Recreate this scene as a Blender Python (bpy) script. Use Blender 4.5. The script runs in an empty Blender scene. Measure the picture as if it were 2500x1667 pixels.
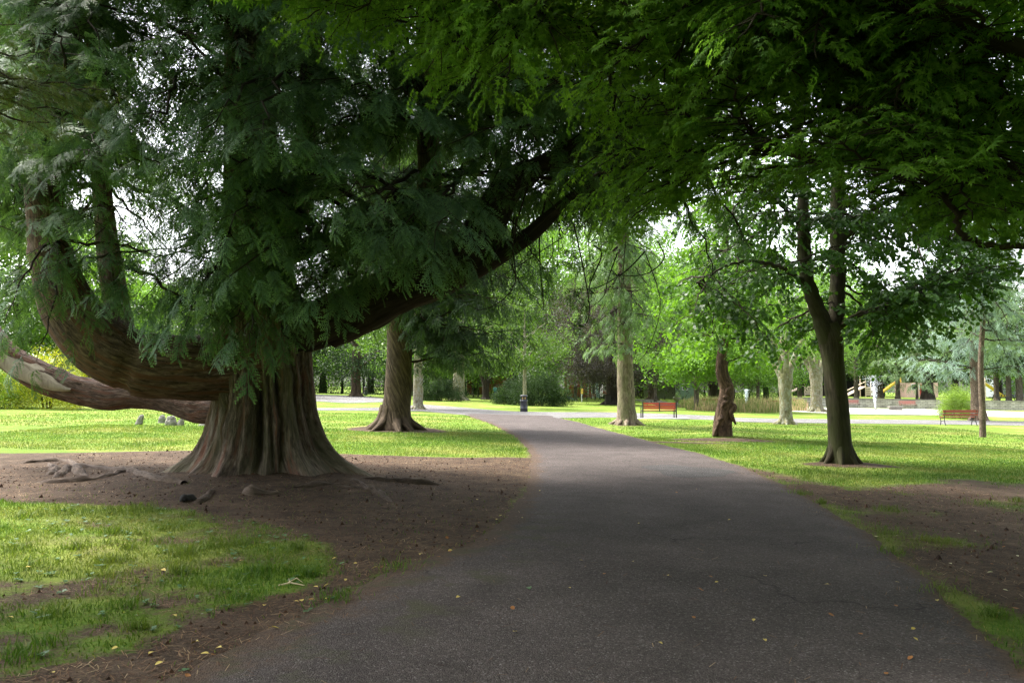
import bpy, math, random
import numpy as np

SC = bpy.context.scene
COL = SC.collection
R = math.radians
rng = np.random.default_rng(11)
random.seed(5)

# ------------------------------------------------------------------ camera
FPX = 1944.0                      # 28 mm on a 2500 px wide frame
CAMH = 1.6
PITCH = math.atan((943 - 833.5) / FPX)
cam_d = bpy.data.cameras.new("camera")
cam_d.sensor_width = 36.0
cam_d.lens = 28.0
cam_d.clip_start = 0.05
cam_d.clip_end = 2000
cam = bpy.data.objects.new("camera", cam_d)
COL.objects.link(cam)
cam.location = (0, 0, CAMH)
cam.rotation_euler = (math.pi / 2 + PITCH, 0, 0)
SC.camera = cam

# ------------------------------------------------------------------ sky, sun, exposure
SUN_EL, SUN_AZ = 58.0, -62.0      # azimuth from +Y, negative = left of the view
W = bpy.data.worlds.new("World")
SC.world = W
W.use_nodes = True
nt = W.node_tree
nt.nodes.clear()
sky = nt.nodes.new("ShaderNodeTexSky")
sky.sky_type = 'NISHITA'
sky.sun_disc = False
sky.sun_elevation = R(SUN_EL)
sky.sun_rotation = R(SUN_AZ)
sky.air_density = 1.0
sky.dust_density = 4.0
sky.ozone_density = 1.0
hs = nt.nodes.new("ShaderNodeHueSaturation")
hs.inputs['Saturation'].default_value = 0.28
hs.inputs['Value'].default_value = 1.25
bg = nt.nodes.new("ShaderNodeBackground")
bg.inputs['Strength'].default_value = 0.13
wo = nt.nodes.new("ShaderNodeOutputWorld")
nt.links.new(sky.outputs[0], hs.inputs['Color'])
nt.links.new(hs.outputs[0], bg.inputs['Color'])
nt.links.new(bg.outputs[0], wo.inputs['Surface'])

sl = bpy.data.lights.new("sun", 'SUN')
sl.energy = 2.6
sl.angle = R(9)
sl.color = (1.0, 0.95, 0.86)
sun = bpy.data.objects.new("sun", sl)
COL.objects.link(sun)
_e, _a = R(SUN_EL), R(SUN_AZ)
_sd = (math.sin(_a) * math.cos(_e), math.cos(_a) * math.cos(_e), math.sin(_e))   # towards the sun
import mathutils
sun.rotation_euler = mathutils.Vector(_sd).to_track_quat('Z', 'Y').to_euler()

SC.view_settings.view_transform = 'Standard'
SC.view_settings.look = 'None'
SC.view_settings.exposure = 2.2
SC.view_settings.gamma = 1.0
cy = SC.cycles
cy.max_bounces = 6
cy.diffuse_bounces = 3
cy.glossy_bounces = 2
cy.transmission_bounces = 4
cy.transparent_max_bounces = 4
cy.caustics_reflective = False
cy.caustics_refractive = False
cy.use_denoising = True
cy.denoising_prefilter = 'NONE'
cy.sample_clamp_indirect = 4.0

# ------------------------------------------------------------------ geometry helpers
CP, SP = math.cos(PITCH), math.sin(PITCH)
A3 = lambda *p: np.array(p, dtype=float)


def ray(px, py):
    xc, yc = (px - 1250) / FPX, -(py - 833.5) / FPX
    return A3(xc, CP - yc * SP, SP + yc * CP)


def P(px, py, d):
    r = ray(px, py)
    return A3(0, 0, CAMH) + r * (d / r[1])


def hash2(ix, iy, seed):
    h = (ix.astype(np.int64) * 374761393 + iy.astype(np.int64) * 668265263 + seed * 974634777) & 0xffffffff
    h = ((h ^ (h >> 13)) * 1274126177) & 0xffffffff
    h = (h ^ (h >> 16)) & 0xffffffff
    return h / 4294967295.0


def vnoise(x, y, seed=0, wrapx=None):
    x = np.asarray(x, float); y = np.asarray(y, float)
    ix = np.floor(x); iy = np.floor(y)
    fx = x - ix; fy = y - iy
    fx = fx * fx * (3 - 2 * fx); fy = fy * fy * (3 - 2 * fy)
    ix0, ix1 = ix, ix + 1
    if wrapx:
        ix0 = np.mod(ix0, wrapx); ix1 = np.mod(ix1, wrapx)
    a = hash2(ix0, iy, seed); b = hash2(ix1, iy, seed)
    c = hash2(ix0, iy + 1, seed); d = hash2(ix1, iy + 1, seed)
    return (a * (1 - fx) + b * fx) * (1 - fy) + (c * (1 - fx) + d * fx) * fy


def fbm(x, y, seed=0, o=4):
    s = 0; a = .5; t = 0
    for i in range(o):
        s = s + a * vnoise(x * 2 ** i, y * 2 ** i, seed + i); t += a; a *= .5
    return s / t


CED = P(655, 943, 13.0); CED[2] = 0     # foot of the red cedar
_TK = []                                 # small mounds (x, y, amp, sigma)


def gz(x, y):
    x = np.asarray(x, float); y = np.asarray(y, float)
    z = -0.024 * 70 * np.tanh(x / 70)
    near = np.exp(-np.maximum(y - 20, 0) / 7)
    z = z + near * (0.05 * (vnoise(x / 2.6, y / 2.6, 3) - .5) + .022 * (vnoise(x / .9, y / .9, 4) - .5))
    z = z + 0.26 * np.exp(-((x - CED[0] - .2) ** 2 + (y - CED[1]) ** 2) / (2 * 1.45 ** 2))
    for (mx, my, am, sg) in _TK:
        z = z + am * np.exp(-((x - mx) ** 2 + (y - my) ** 2) / (2 * sg ** 2))
    return z


def G(px, py):
    r = ray(px, py)
    t = 5.0
    o = A3(0, 0, CAMH)
    lo, hi = 1.0, 400.0
    f = lambda t: (o + r * t)[2] - float(gz(*(o + r * t)[:2]))
    if f(hi) > 0:
        p = o + r * hi
    else:
        for _ in range(60):
            m = .5 * (lo + hi)
            if f(m) > 0: lo = m
            else: hi = m
        p = o + r * lo
    p[2] = float(gz(p[0], p[1]))
    return p


def at(px, d, dz=0.0):
    _r = ray(px, 943)
    x = _r[0] / _r[1] * d
    return A3(x, d, float(gz(x, d)) + dz)


for (_px, _py, _am, _sg) in ((1765, 1066, .16, 1.1), (960, 1046, .12, 1.2), (2055, 1131, .06, .7), (1530, 1037, .05, .8)):
    _q = G(_px, _py)
    _TK.append((_q[0], _q[1], _am, _sg))


def norm(v):
    v = np.asarray(v, float)
    return v / (np.linalg.norm(v, axis=-1, keepdims=True) + 1e-12)


def spline(pts, n):
    """Catmull-Rom through rows of pts (any width), n samples."""
    p = np.asarray(pts, float)
    k = len(p)
    if k == 2:
        t = np.linspace(0, 1, n)[:, None]
        return p[0] * (1 - t) + p[1] * t
    e = np.vstack([2 * p[0] - p[1], p, 2 * p[-1] - p[-2]])
    u = np.linspace(0, k - 1, n)
    i = np.minimum(u.astype(int), k - 2)
    f = (u - i)[:, None]
    a, b, c, d = e[i], e[i + 1], e[i + 2], e[i + 3]
    return .5 * (2 * b + (c - a) * f + (2 * a - 5 * b + 4 * c - d) * f ** 2 + (3 * b - a - 3 * c + d) * f ** 3)


class MB:
    """collects geometry for ONE mesh object"""

    def __init__(s):
        s.v = []; s.q = []; s.t = []; s.a = []; s.n = 0

    def add(s, v, f, a=None):
        v = np.asarray(v, float); f = np.asarray(f, int)
        if a is None:
            a = np.zeros((len(v), 3))
        s.v.append(v); s.a.append(np.broadcast_to(a, v.shape))
        (s.q if f.shape[1] == 4 else s.t).append(f + s.n)
        s.n += len(v)
        return s

    def more(s, f):          # faces on the last added verts
        f = np.asarray(f, int)
        (s.q if f.shape[1] == 4 else s.t).append(f + s.n - len(s.v[-1]))
        return s

    def box(s, c, size, rz=0.0, taper=1.0):
        c = np.asarray(c, float); h = np.asarray(size, float) / 2
        p = np.array([[x, y, z] for z in (-1, 1) for y in (-1, 1) for x in (-1, 1)], float)
        tp = np.where(p[:, 2:3] > 0, taper, 1.0)
        p[:, :2] *= tp
        p = p * h
        cr, sr = math.cos(rz), math.sin(rz)
        v = np.stack([p[:, 0] * cr - p[:, 1] * sr, p[:, 0] * sr + p[:, 1] * cr, p[:, 2]], 1) + c
        s.add(v, [[0, 2, 3, 1], [4, 5, 7, 6], [0, 1, 5, 4], [2, 6, 7, 3], [0, 4, 6, 2], [1, 3, 7, 5]])
        return s

    def tube(s, pts, rad, seg=8, cap=False, lump=0.0, lf=2.0, twist=0.0, seed=0, n=None, flat=1.0):
        p = np.asarray(pts, float); r = np.asarray(rad, float)
        if n:
            pr = spline(np.column_stack([p, r]), n); p, r = pr[:, :3], np.maximum(pr[:, 3], .001)
        m = len(p)
        tg = norm(np.gradient(p, axis=0)) if m > 2 else norm(np.repeat((p[1:] - p[:1]), 2, 0))
        ref = A3(0, 0, 1) if abs(tg[0][2]) < .9 else A3(1, 0, 0)
        U = np.zeros((m, 3)); u = ref - tg[0] * ref.dot(tg[0])
        for i in range(m):
            u = u - tg[i] * u.dot(tg[i]); u = u / (np.linalg.norm(u) + 1e-9); U[i] = u
        V = np.cross(tg, U)
        arc = np.concatenate([[0], np.cumsum(np.linalg.norm(np.diff(p, axis=0), axis=1))])
        th = np.linspace(0, 2 * math.pi, seg, endpoint=False)
        TH, AR = np.meshgrid(th, arc)
        RR = np.repeat(r[:, None], seg, 1)
        if lump:
            k = max(3, int(seg / 3))
            RR = RR * (1 + lump * 2 * (vnoise(TH / (2 * math.pi) * 5, AR * lf, seed, wrapx=5) - .5)
                       + lump * (vnoise(TH / (2 * math.pi) * k, AR * lf * 2.3, seed + 9, wrapx=k) - .5))
        v = p[:, None, :] + RR[..., None] * (np.cos(TH)[..., None] * U[:, None, :] + flat * np.sin(TH)[..., None] * V[:, None, :])
        rm = float(np.mean(r))
        TT = TH + twist * AR
        a = np.stack([rm * np.cos(TT), rm * np.sin(TT), AR + seed * 3.7], -1)
        i = np.arange(m - 1)[:, None]; j = np.arange(seg)[None, :]
        j2 = (j + 1) % seg
        f = np.stack([i * seg + j + 0 * i, i * seg + j2, (i + 1) * seg + j2, (i + 1) * seg + j], -1).reshape(-1, 4)
        s.add(v.reshape(-1, 3), f, a.reshape(-1, 3))
        if cap:
            for e, o in ((0, 0), (m - 1, (m - 1) * seg)):
                idx = [o + k for k in range(seg)]
                b = s.n - m * seg
                s.v.append(p[e][None]); s.a.append(A3(0, 0, arc[e])[None]); c = s.n; s.n += 1
                tri = [[b + idx[k], b + idx[(k + 1) % seg], c] for k in range(seg)]
                if e == 0: tri = [[x[1], x[0], x[2]] for x in tri]
                s.t.append(np.array(tri))
        return s

    def lathe(s, c, prof, seg=24):
        c = np.asarray(c, float)
        th = np.linspace(0, 2 * math.pi, seg, endpoint=False)
        pr = np.asarray(prof, float); m = len(pr)
        v = np.stack([pr[:, 0:1] * np.cos(th), pr[:, 0:1] * np.sin(th), np.repeat(pr[:, 1:2], seg, 1)], -1) + c
        i = np.arange(m - 1)[:, None]; j = np.arange(seg)[None, :]; j2 = (j + 1) % seg
        f = np.stack([i * seg + j, i * seg + j2, (i + 1) * seg + j2, (i + 1) * seg + j], -1).reshape(-1, 4)
        s.add(v.reshape(-1, 3), f)
        return s

    def build(s, name, mat, parent=None, smooth=True):
        V = np.concatenate(s.v); A = np.concatenate(s.a)
        Q = np.concatenate(s.q) if s.q else np.zeros((0, 4), int)
        T = np.concatenate(s.t) if s.t else np.zeros((0, 3), int)
        if parent is not None:
            V = V - np.array(parent.get('_o', (0, 0, 0)))
        me = bpy.data.meshes.new(name)
        me.vertices.add(len(V))
        me.vertices.foreach_set('co', V.astype(np.float32).ravel())
        nl = Q.size + T.size
        me.loops.add(nl)
        me.loops.foreach_set('vertex_index', np.concatenate([Q.ravel(), T.ravel()]).astype(np.int32))
        npoly = len(Q) + len(T)
        me.polygons.add(npoly)
        ls = np.concatenate([np.arange(len(Q)) * 4, Q.size + np.arange(len(T)) * 3]).astype(np.int32)
        me.polygons.foreach_set('loop_start', ls)
        me.polygons.foreach_set('use_smooth', np.full(npoly, bool(smooth)))
        at_ = me.attributes.new('at', 'FLOAT_VECTOR', 'POINT')
        at_.data.foreach_set('vector', A.astype(np.float32).ravel())
        me.update(calc_edges=True)
        if mat: me.materials.append(mat)
        o = bpy.data.objects.new(name, me)
        COL.objects.link(o)
        if parent is not None: o.parent = parent
        return o


def tag(o, label=None, cat=None, group=None, kind=None):
    if label: o['label'] = label
    if cat: o['category'] = cat
    if group: o['group'] = group
    if kind: o['kind'] = kind
    return o


def thing(name, label, cat, loc, rz=0.0, group=None):
    o = bpy.data.objects.new(name, None)
    COL.objects.link(o)
    o.empty_display_size = .2
    o.location = loc
    o.rotation_euler = (0, 0, rz)
    o['_o'] = (0.0, 0.0, 0.0)
    return tag(o, label, cat, group)


def world_thing(name, label, cat, loc, group=None):
    """parts are given in world coordinates"""
    o = thing(name, label, cat, loc, 0, group)
    o['_o'] = tuple(float(c) for c in loc)
    return o


def copy_tree(root, loc, rz=0.0, sc=1.0, label=None, cat=None, group=None):
    r = root.copy(); COL.objects.link(r)
    r.location = loc; r.rotation_euler = (0, 0, rz)
    r.scale = (sc, sc, sc) if np.isscalar(sc) else sc
    if label: r['label'] = label
    if group: r['group'] = group
    for ch in list(root.children):
        c = ch.copy(); COL.objects.link(c); c.parent = r
        for g in list(ch.children):
            d = g.copy(); COL.objects.link(d); d.parent = c
    return r


# ------------------------------------------------------------------ materials
class NT:
    def __init__(s, name):
        s.m = bpy.data.materials.new(name); s.m.use_nodes = True
        s.t = s.m.node_tree; s.t.nodes.clear()
        s.out = s.n('ShaderNodeOutputMaterial')

    def n(s, ty, **kw):
        x = s.t.nodes.new(ty)
        for k, v in kw.items(): setattr(x, k, v)
        return x

    def l(s, a, b): s.t.links.new(a, b)

    def attr(s, name='at'):
        return s.n('ShaderNodeAttribute', attribute_name=name)

    def noise(s, vec, scale, detail=4, rough=.55, dist=0):
        x = s.n('ShaderNodeTexNoise')
        x.inputs['Scale'].default_value = scale; x.inputs['Detail'].default_value = detail
        x.inputs['Roughness'].default_value = rough; x.inputs['Distortion'].default_value = dist
        if vec is not None: s.l(vec, x.inputs['Vector'])
        return x.outputs['Fac']

    def ramp(s, fac, stops, interp='LINEAR'):
        x = s.n('ShaderNodeValToRGB'); x.color_ramp.interpolation = interp
        el = x.color_ramp.elements
        while len(el) < len(stops): el.new(.5)
        for e, (p, c) in zip(el, stops):
            e.position = p
            e.color = (c, c, c, 1) if np.isscalar(c) else (*c, 1)
        s.l(fac, x.inputs[0])
        return x.outputs[0]

    def mix(s, fac, a, b, mode='MIX'):
        x = s.n('ShaderNodeMix', data_type='RGBA', blend_type=mode)
        for i, v in ((0, fac), (6, a), (7, b)):
            if isinstance(v, (int, float)):
                x.inputs[i].default_value = v if i == 0 else (v, v, v, 1)
            elif isinstance(v, tuple): x.inputs[i].default_value = (*v, 1)
            else: s.l(v, x.inputs[i])
        return x.outputs[2]

    def math(s, op, a, b=0.0, clamp=False):
        x = s.n('ShaderNodeMath', operation=op, use_clamp=clamp)
        for i, v in ((0, a), (1, b)):
            if isinstance(v, (int, float)): x.inputs[i].default_value = v
            else: s.l(v, x.inputs[i])
        return x.outputs[0]

    def scale3(s, vec, sx, sy, sz):
        x = s.n('ShaderNodeVectorMath', operation='MULTIPLY')
        s.l(vec, x.inputs[0]); x.inputs[1].default_value = (sx, sy, sz)
        return x.outputs[0]

    def bump(s, h, strength=.5, dist=.02):
        x = s.n('ShaderNodeBump'); x.inputs['Strength'].default_value = strength
        x.inputs['Distance'].default_value = dist
        s.l(h, x.inputs['Height'])
        return x.outputs[0]

    def bsdf(s, col, rough=.8, spec=.3, bump=None, metal=0):
        b = s.n('ShaderNodeBsdfPrincipled')
        if isinstance(col, tuple): b.inputs['Base Color'].default_value = (*col, 1)
        else: s.l(col, b.inputs['Base Color'])
        if isinstance(rough, (int, float)): b.inputs['Roughness'].default_value = rough
        else: s.l(rough, b.inputs['Roughness'])
        b.inputs['Specular IOR Level'].default_value = spec
        b.inputs['Metallic'].default_value = metal
        if bump is not None: s.l(bump, b.inputs['Normal'])
        return b.outputs[0]

    def done(s, sh):
        s.l(sh, s.out.inputs['Surface']); return s.m


def leaf_mat(name, c1, c2, tip=None, trans=.35, rough=.5, spec=.35, tipk=3.0, tcol=None):
    k = NT(name)
    a = k.attr(); sp = k.n('ShaderNodeSeparateXYZ'); k.l(a.outputs['Vector'], sp.inputs[0])
    col = k.ramp(sp.outputs[0], [(0, c1), (1, c2)])
    if tip:
        col = k.mix(k.math('POWER', sp.outputs[1], tipk, True), col, tip)
    geo = k.n('ShaderNodeNewGeometry')
    big = k.noise(geo.outputs['Position'], .8, 2)
    col = k.mix(1.0, col, k.ramp(big, [(.3, .72), (.7, 1.25)]), 'MULTIPLY')
    b = k.bsdf(col, rough, spec)
    tr = k.n('ShaderNodeBsdfTranslucent')
    k.l(k.mix(1.0, col, tcol or (1.25, 1.35, .45), 'MULTIPLY'), tr.inputs['Color'])
    mx = k.n('ShaderNodeMixShader'); mx.inputs[0].default_value = trans
    k.l(b, mx.inputs[1]); k.l(tr.outputs[0], mx.inputs[2])
    return k.done(mx.outputs[0])


def bark_mat(name, dark, mid, light, around=14, along=2.2, bump=.8, dist=.03, moss=None, patch=None, red=None, rough=.9):
    k = NT(name)
    v = k.attr().outputs['Vector']
    f = k.noise(k.scale3(v, around, around, along), 1.0, 6, .62, .6)
    g = k.noise(k.scale3(v, around * .28, around * .28, along * .35), 1.0, 3)
    fine = k.noise(k.scale3(v, around * 4, around * 4, along * 4), 1.0, 3)
    col = k.ramp(f, [(.3, dark), (.5, mid), (.72, light)])
    col = k.mix(1.0, col, k.ramp(g, [(.3, .7), (.7, 1.25)]), 'MULTIPLY')
    if red: col = k.mix(k.ramp(k.noise(k.scale3(v, around * .5, around * .5, along * .25), 1.0, 4), [(.52, 0.0), (.64, .85)]), col, red)
    if moss: col = k.mix(k.ramp(k.noise(k.scale3(v, 3, 3, 1.2), 1.0, 5, .6), [(.42, 0.0), (.62, .65)]), col, moss)
    if patch: col = k.mix(k.ramp(k.noise(k.scale3(v, 7, 7, 5), 1.0, 6, .65), [(.5, 0.0), (.6, .85)]), col, patch)
    h = k.math('ADD', k.math('MULTIPLY', f, .8), k.math('MULTIPLY', fine, .25))
    return k.done(k.bsdf(col, rough, .2, k.bump(h, bump, dist)))


def plain_mat(name, c, rough=.6, spec=.4, var=.25, scale=6.0, metal=0, bump=0.0):
    k = NT(name)
    tc = k.n('ShaderNodeTexCoord').outputs['Object']
    nz = k.noise(tc, scale, 5, .6)
    col = k.mix(1.0, tuple(c), k.ramp(nz, [(.25, 1 - var), (.75, 1 + var * .6)]), 'MULTIPLY')
    return k.done(k.bsdf(col, rough, spec, k.bump(nz, bump, .01) if bump else None, metal))

# ------------------------------------------------------------------ foliage and bark materials
M_CEDAR = leaf_mat('cedar_leaf', (.024, .058, .042), (.068, .135, .085), (.22, .36, .15), .33, .5, .14, 1.8)
M_DARKCON = leaf_mat('dark_conifer_leaf', (.016, .036, .014), (.038, .072, .024), (.075, .14, .04), .3, .5, .3)
M_MAPLE = leaf_mat('maple_leaf', (.06, .128, .030), (.175, .285, .06), None, .6, .6, .06, tcol=(1.4, 1.6, .55))
M_LINDEN = leaf_mat('linden_leaf', (.03, .075, .016), (.07, .15, .03), None, .45, .45, .35)
M_PINE = leaf_mat('pine_needle', (.055, .085, .03), (.13, .14, .05), (.15, .20, .07), .3, .5, .3)
M_BRIGHT = leaf_mat('bright_green_leaf', (.07, .15, .02), (.14, .26, .045), None, .5, .5, .3)
M_MID = leaf_mat('mid_green_leaf', (.05, .10, .022), (.10, .17, .04), None, .42, .5, .3)
M_DARK = leaf_mat('dark_shrub_leaf', (.012, .028, .010), (.031, .058, .017), None, .28, .6, .12)
M_BEECH = leaf_mat('copper_beech_leaf', (.035, .032, .034), (.075, .066, .062), None, .25, .6, .15)
M_BLUE = leaf_mat('blue_cedar_needle', (.09, .15, .115), (.20, .29, .24), (.26, .36, .31), .3, .5, .3)
M_LARCH = leaf_mat('larch_needle', (.08, .15, .06), (.16, .25, .11), None, .4, .5, .3)
M_GOLD = leaf_mat('golden_shrub_leaf', (.13, .20, .012), (.42, .40, .02), None, .35, .5, .3)
M_LIME = leaf_mat('lime_shrub_leaf', (.10, .19, .03), (.27, .36, .08), None, .45, .5, .3)

B_CEDAR = bark_mat('cedar_bark', (.018, .014, .012), (.165, .124, .10), (.40, .32, .265), 40, 5.0, 1.0, .08, moss=(.135, .13, .08), red=(.22, .095, .065))
B_LIMB = bark_mat('cedar_limb_bark', (.018, .013, .010), (.122, .083, .064), (.27, .195, .155), 34, 6.0, 1.0, .07, red=(.15, .07, .045))
B_DARK = bark_mat('dark_bark', (.012, .009, .007), (.032, .025, .02), (.06, .048, .038), 16, 2, .8, .02)
B_TWIST = bark_mat('twisted_bark', (.02, .014, .009), (.075, .054, .035), (.16, .12, .08), 14, 2.2, 1.0, .06)
B_GREY = bark_mat('grey_ridged_bark', (.05, .038, .027), (.16, .125, .09), (.29, .24, .18), 16, 4.5, 1.0, .05, moss=(.13, .14, .06))
B_BURL = bark_mat('burl_bark', (.014, .009, .006), (.085, .054, .036), (.19, .125, .085), 16, 4.0, 1.0, .08)
B_LINDEN = bark_mat('linden_bark', (.014, .012, .007), (.04, .034, .02), (.072, .062, .04), 16, 2.6, .9, .02, moss=(.04, .048, .014))
B_PALE = bark_mat('pale_lichen_bark', (.09, .075, .045), (.2, .175, .12), (.33, .3, .24), 8, 4, .7, .03, moss=(.15, .15, .06), patch=(.25, .255, .21))
B_PINE = bark_mat('pine_bark', (.035, .025, .018), (.11, .08, .06), (.19, .15, .12), 22, 12, .9, .03)
M_BAREWOOD = bark_mat('bare_wood', (.16, .13, .10), (.30, .26, .20), (.42, .38, .31), 20, 1.2, .5, .02)
B_FAR = bark_mat('far_tree_bark', (.03, .025, .02), (.085, .07, .055), (.15, .125, .10), 14, 4, .8, .03)
M_TWIG = plain_mat('twig', (.03, .022, .016), .9, .2, .4)

# ------------------------------------------------------------------ ground
def poly_sd(x, y, poly):
    """signed distance to a polygon, positive inside"""
    p = np.asarray(poly, float); n = len(p)
    d = np.full(x.shape, 1e9); inside = np.zeros(x.shape, bool)
    for i in range(n):
        ax, ay = p[i]; bx, by = p[(i + 1) % n]
        ex, ey = bx - ax, by - ay
        t = np.clip(((x - ax) * ex + (y - ay) * ey) / (ex * ex + ey * ey + 1e-12), 0, 1)
        d = np.minimum(d, np.hypot(x - ax - t * ex, y - ay - t * ey))
        c = ((ay > y) != (by > y)) & (x < (bx - ax) * (y - ay) / (by - ay + 1e-12) + ax)
        inside ^= c
    return np.where(inside, d, -d)


def gpoly(pp): return [tuple(G(*p)[:2]) for p in pp]


PATH_L = [G(*p)[:2] for p in ((393, 1667), (595, 1573), (808, 1467), (957, 1392), (1148, 1329), (1233, 1265), (1281, 1201), (1295, 1148), (1299, 1121), (1286, 1095), (1254, 1063), (1201, 1036), (1132, 1012), (1080, 1004))]
PATH_R = [G(*p)[:2] for p in ((2500, 1655), (2445, 1594), (2328, 1477), (2211, 1371), (2115, 1297), (1998, 1233), (1903, 1180), (1807, 1137), (1701, 1105), (1594, 1079), (1488, 1052), (1414, 1031), (1361, 1019))]
PATH_L = np.array([(-3.6, -8), (-3.2, 0)] + [tuple(p) for p in PATH_L])
PATH_R = np.array([(4.6, -8), (3.6, 0)] + [tuple(p) for p in PATH_R])
PATH_END = 44.5


def path_edges(y):
    jl = .05 * (fbm(y * 1.3, y * 0, 41) - .5) * 2 + .05 * (fbm(y * 6, y * 0, 43) - .5) * 2
    jr = .05 * (fbm(y * 1.3, y * 0, 51) - .5) * 2 + .05 * (fbm(y * 6, y * 0, 53) - .5) * 2
    return np.interp(y, PATH_L[:, 1], PATH_L[:, 0]) + jl, np.interp(y, PATH_R[:, 1], PATH_R[:, 0]) + jr


SOIL1 = gpoly([(-900, 1092), (0, 1106), (250, 1103), (480, 1099), (870, 1108), (1000, 1114), (1150, 1117), (1300, 1118), (1320, 1140), (1290, 1205), (1250, 1265), (1170, 1330), (980, 1395), (830, 1470), (620, 1575), (420, 1667), (340, 1740), (-200, 1730), (0, 1655), (130, 1620), (330, 1590), (480, 1530), (590, 1480), (720, 1440), (800, 1385), (815, 1335), (700, 1290), (560, 1258), (380, 1243), (240, 1236), (0, 1222), (-900, 1195)])
SOIL2 = gpoly([(1790, 1134), (1960, 1165), (2080, 1195), (2300, 1165), (2700, 1190), (3300, 1300), (3300, 1760), (2520, 1690), (2430, 1594), (2310, 1477), (2200, 1371), (2100, 1297), (1985, 1233), (1890, 1180)])
RINGS = []
GP = G(2440, 1520)
for (_px, _py, _rx, _ry) in ((2075, 1133, 1.25, .6), (965, 1047, 1.9, 1.3), (1765, 1074, 1.9, .8), (1655, 1080, 1.9, .45), (1530, 1036, .8, .7), (1930, 1031, 1.5, .9), (2399, 1067, .35, .3), (870, 970, 3, 5)):
    _q = G(_px, _py)
    RINGS.append((_q[0], _q[1], _rx, _ry))


def soil_field(x, y):
    """0 grass .. 1 bare soil"""
    wob = .35 * (fbm(x / 1.1, y / 1.1, 61, 3) - .5)
    s = np.clip((poly_sd(x, y, SOIL1) + wob) / .5 + .5, 0, 1)
    sd2 = poly_sd(x, y, SOIL2)
    s2 = np.clip(sd2 / 1.1 + .55, 0, 1) * (1 - .75 * np.exp(-(((x - GP[0]) / .45) ** 2 + ((y - GP[1]) / .8) ** 2))) * np.clip(.70 + .9 * (fbm(x / 1.6, y / 1.1, 71, 4) - .36) + .10 * np.clip(9 - y, 0, 3), 0, 1)
    s = np.maximum(s, s2)
    thin = np.clip(1.0 - np.abs(x + 3.2) / 4.2, 0, 1) * np.clip((12 - y) / 3, 0, 1) * (y > 2)
    s = np.maximum(s, thin * np.clip(.32 + 1.25 * (fbm(x / .75, y / .55, 131, 4) - .36), 0, .72))
    for (cx, cy_, rx, ry) in RINGS:
        e = np.hypot((x - cx) / rx, (y - cy_) / ry)
        s = np.maximum(s, np.clip((1.15 - e) * 2.2 + wob, 0, .95))
    el, er = path_edges(y)
    near_path = np.clip(1 - np.minimum(np.abs(x - el), np.abs(x - er)) / .28, 0, 1) * (y < 30)
    s = np.maximum(s, near_path * .62)
    return s


def steps(a, b, d0, g):
    o = [a]; d = d0
    while o[-1] < b:
        o.append(o[-1] + d); d *= g
    return o


xs = np.array(sorted([-v for v in steps(14.14, 420, .2, 1.16)] + list(np.arange(-14, 14.01, .14)) + steps(14.14, 420, .2, 1.16)))
ys = np.array(sorted(list(np.arange(-60, 2, 1.5)) + list(np.arange(2.2, 30, .14)) + steps(30.1, 420, .25, 1.08)))
GX, GY = np.meshgrid(xs, ys)
gm = MB()
SF = soil_field(GX.ravel(), GY.ravel())
GZ_ = gz(GX, GY).ravel()
_n1, _n2 = len(ys), len(xs)
_i = np.arange(_n1 - 1)[:, None]; _j = np.arange(_n2 - 1)[None, :]
gm.add(np.column_stack([GX.ravel(), GY.ravel(), GZ_]),
       np.stack([_i * _n2 + _j, _i * _n2 + _j + 1, (_i + 1) * _n2 + _j + 1, (_i + 1) * _n2 + _j], -1).reshape(-1, 4),
       np.column_stack([SF, SF * 0, SF * 0]))


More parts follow.
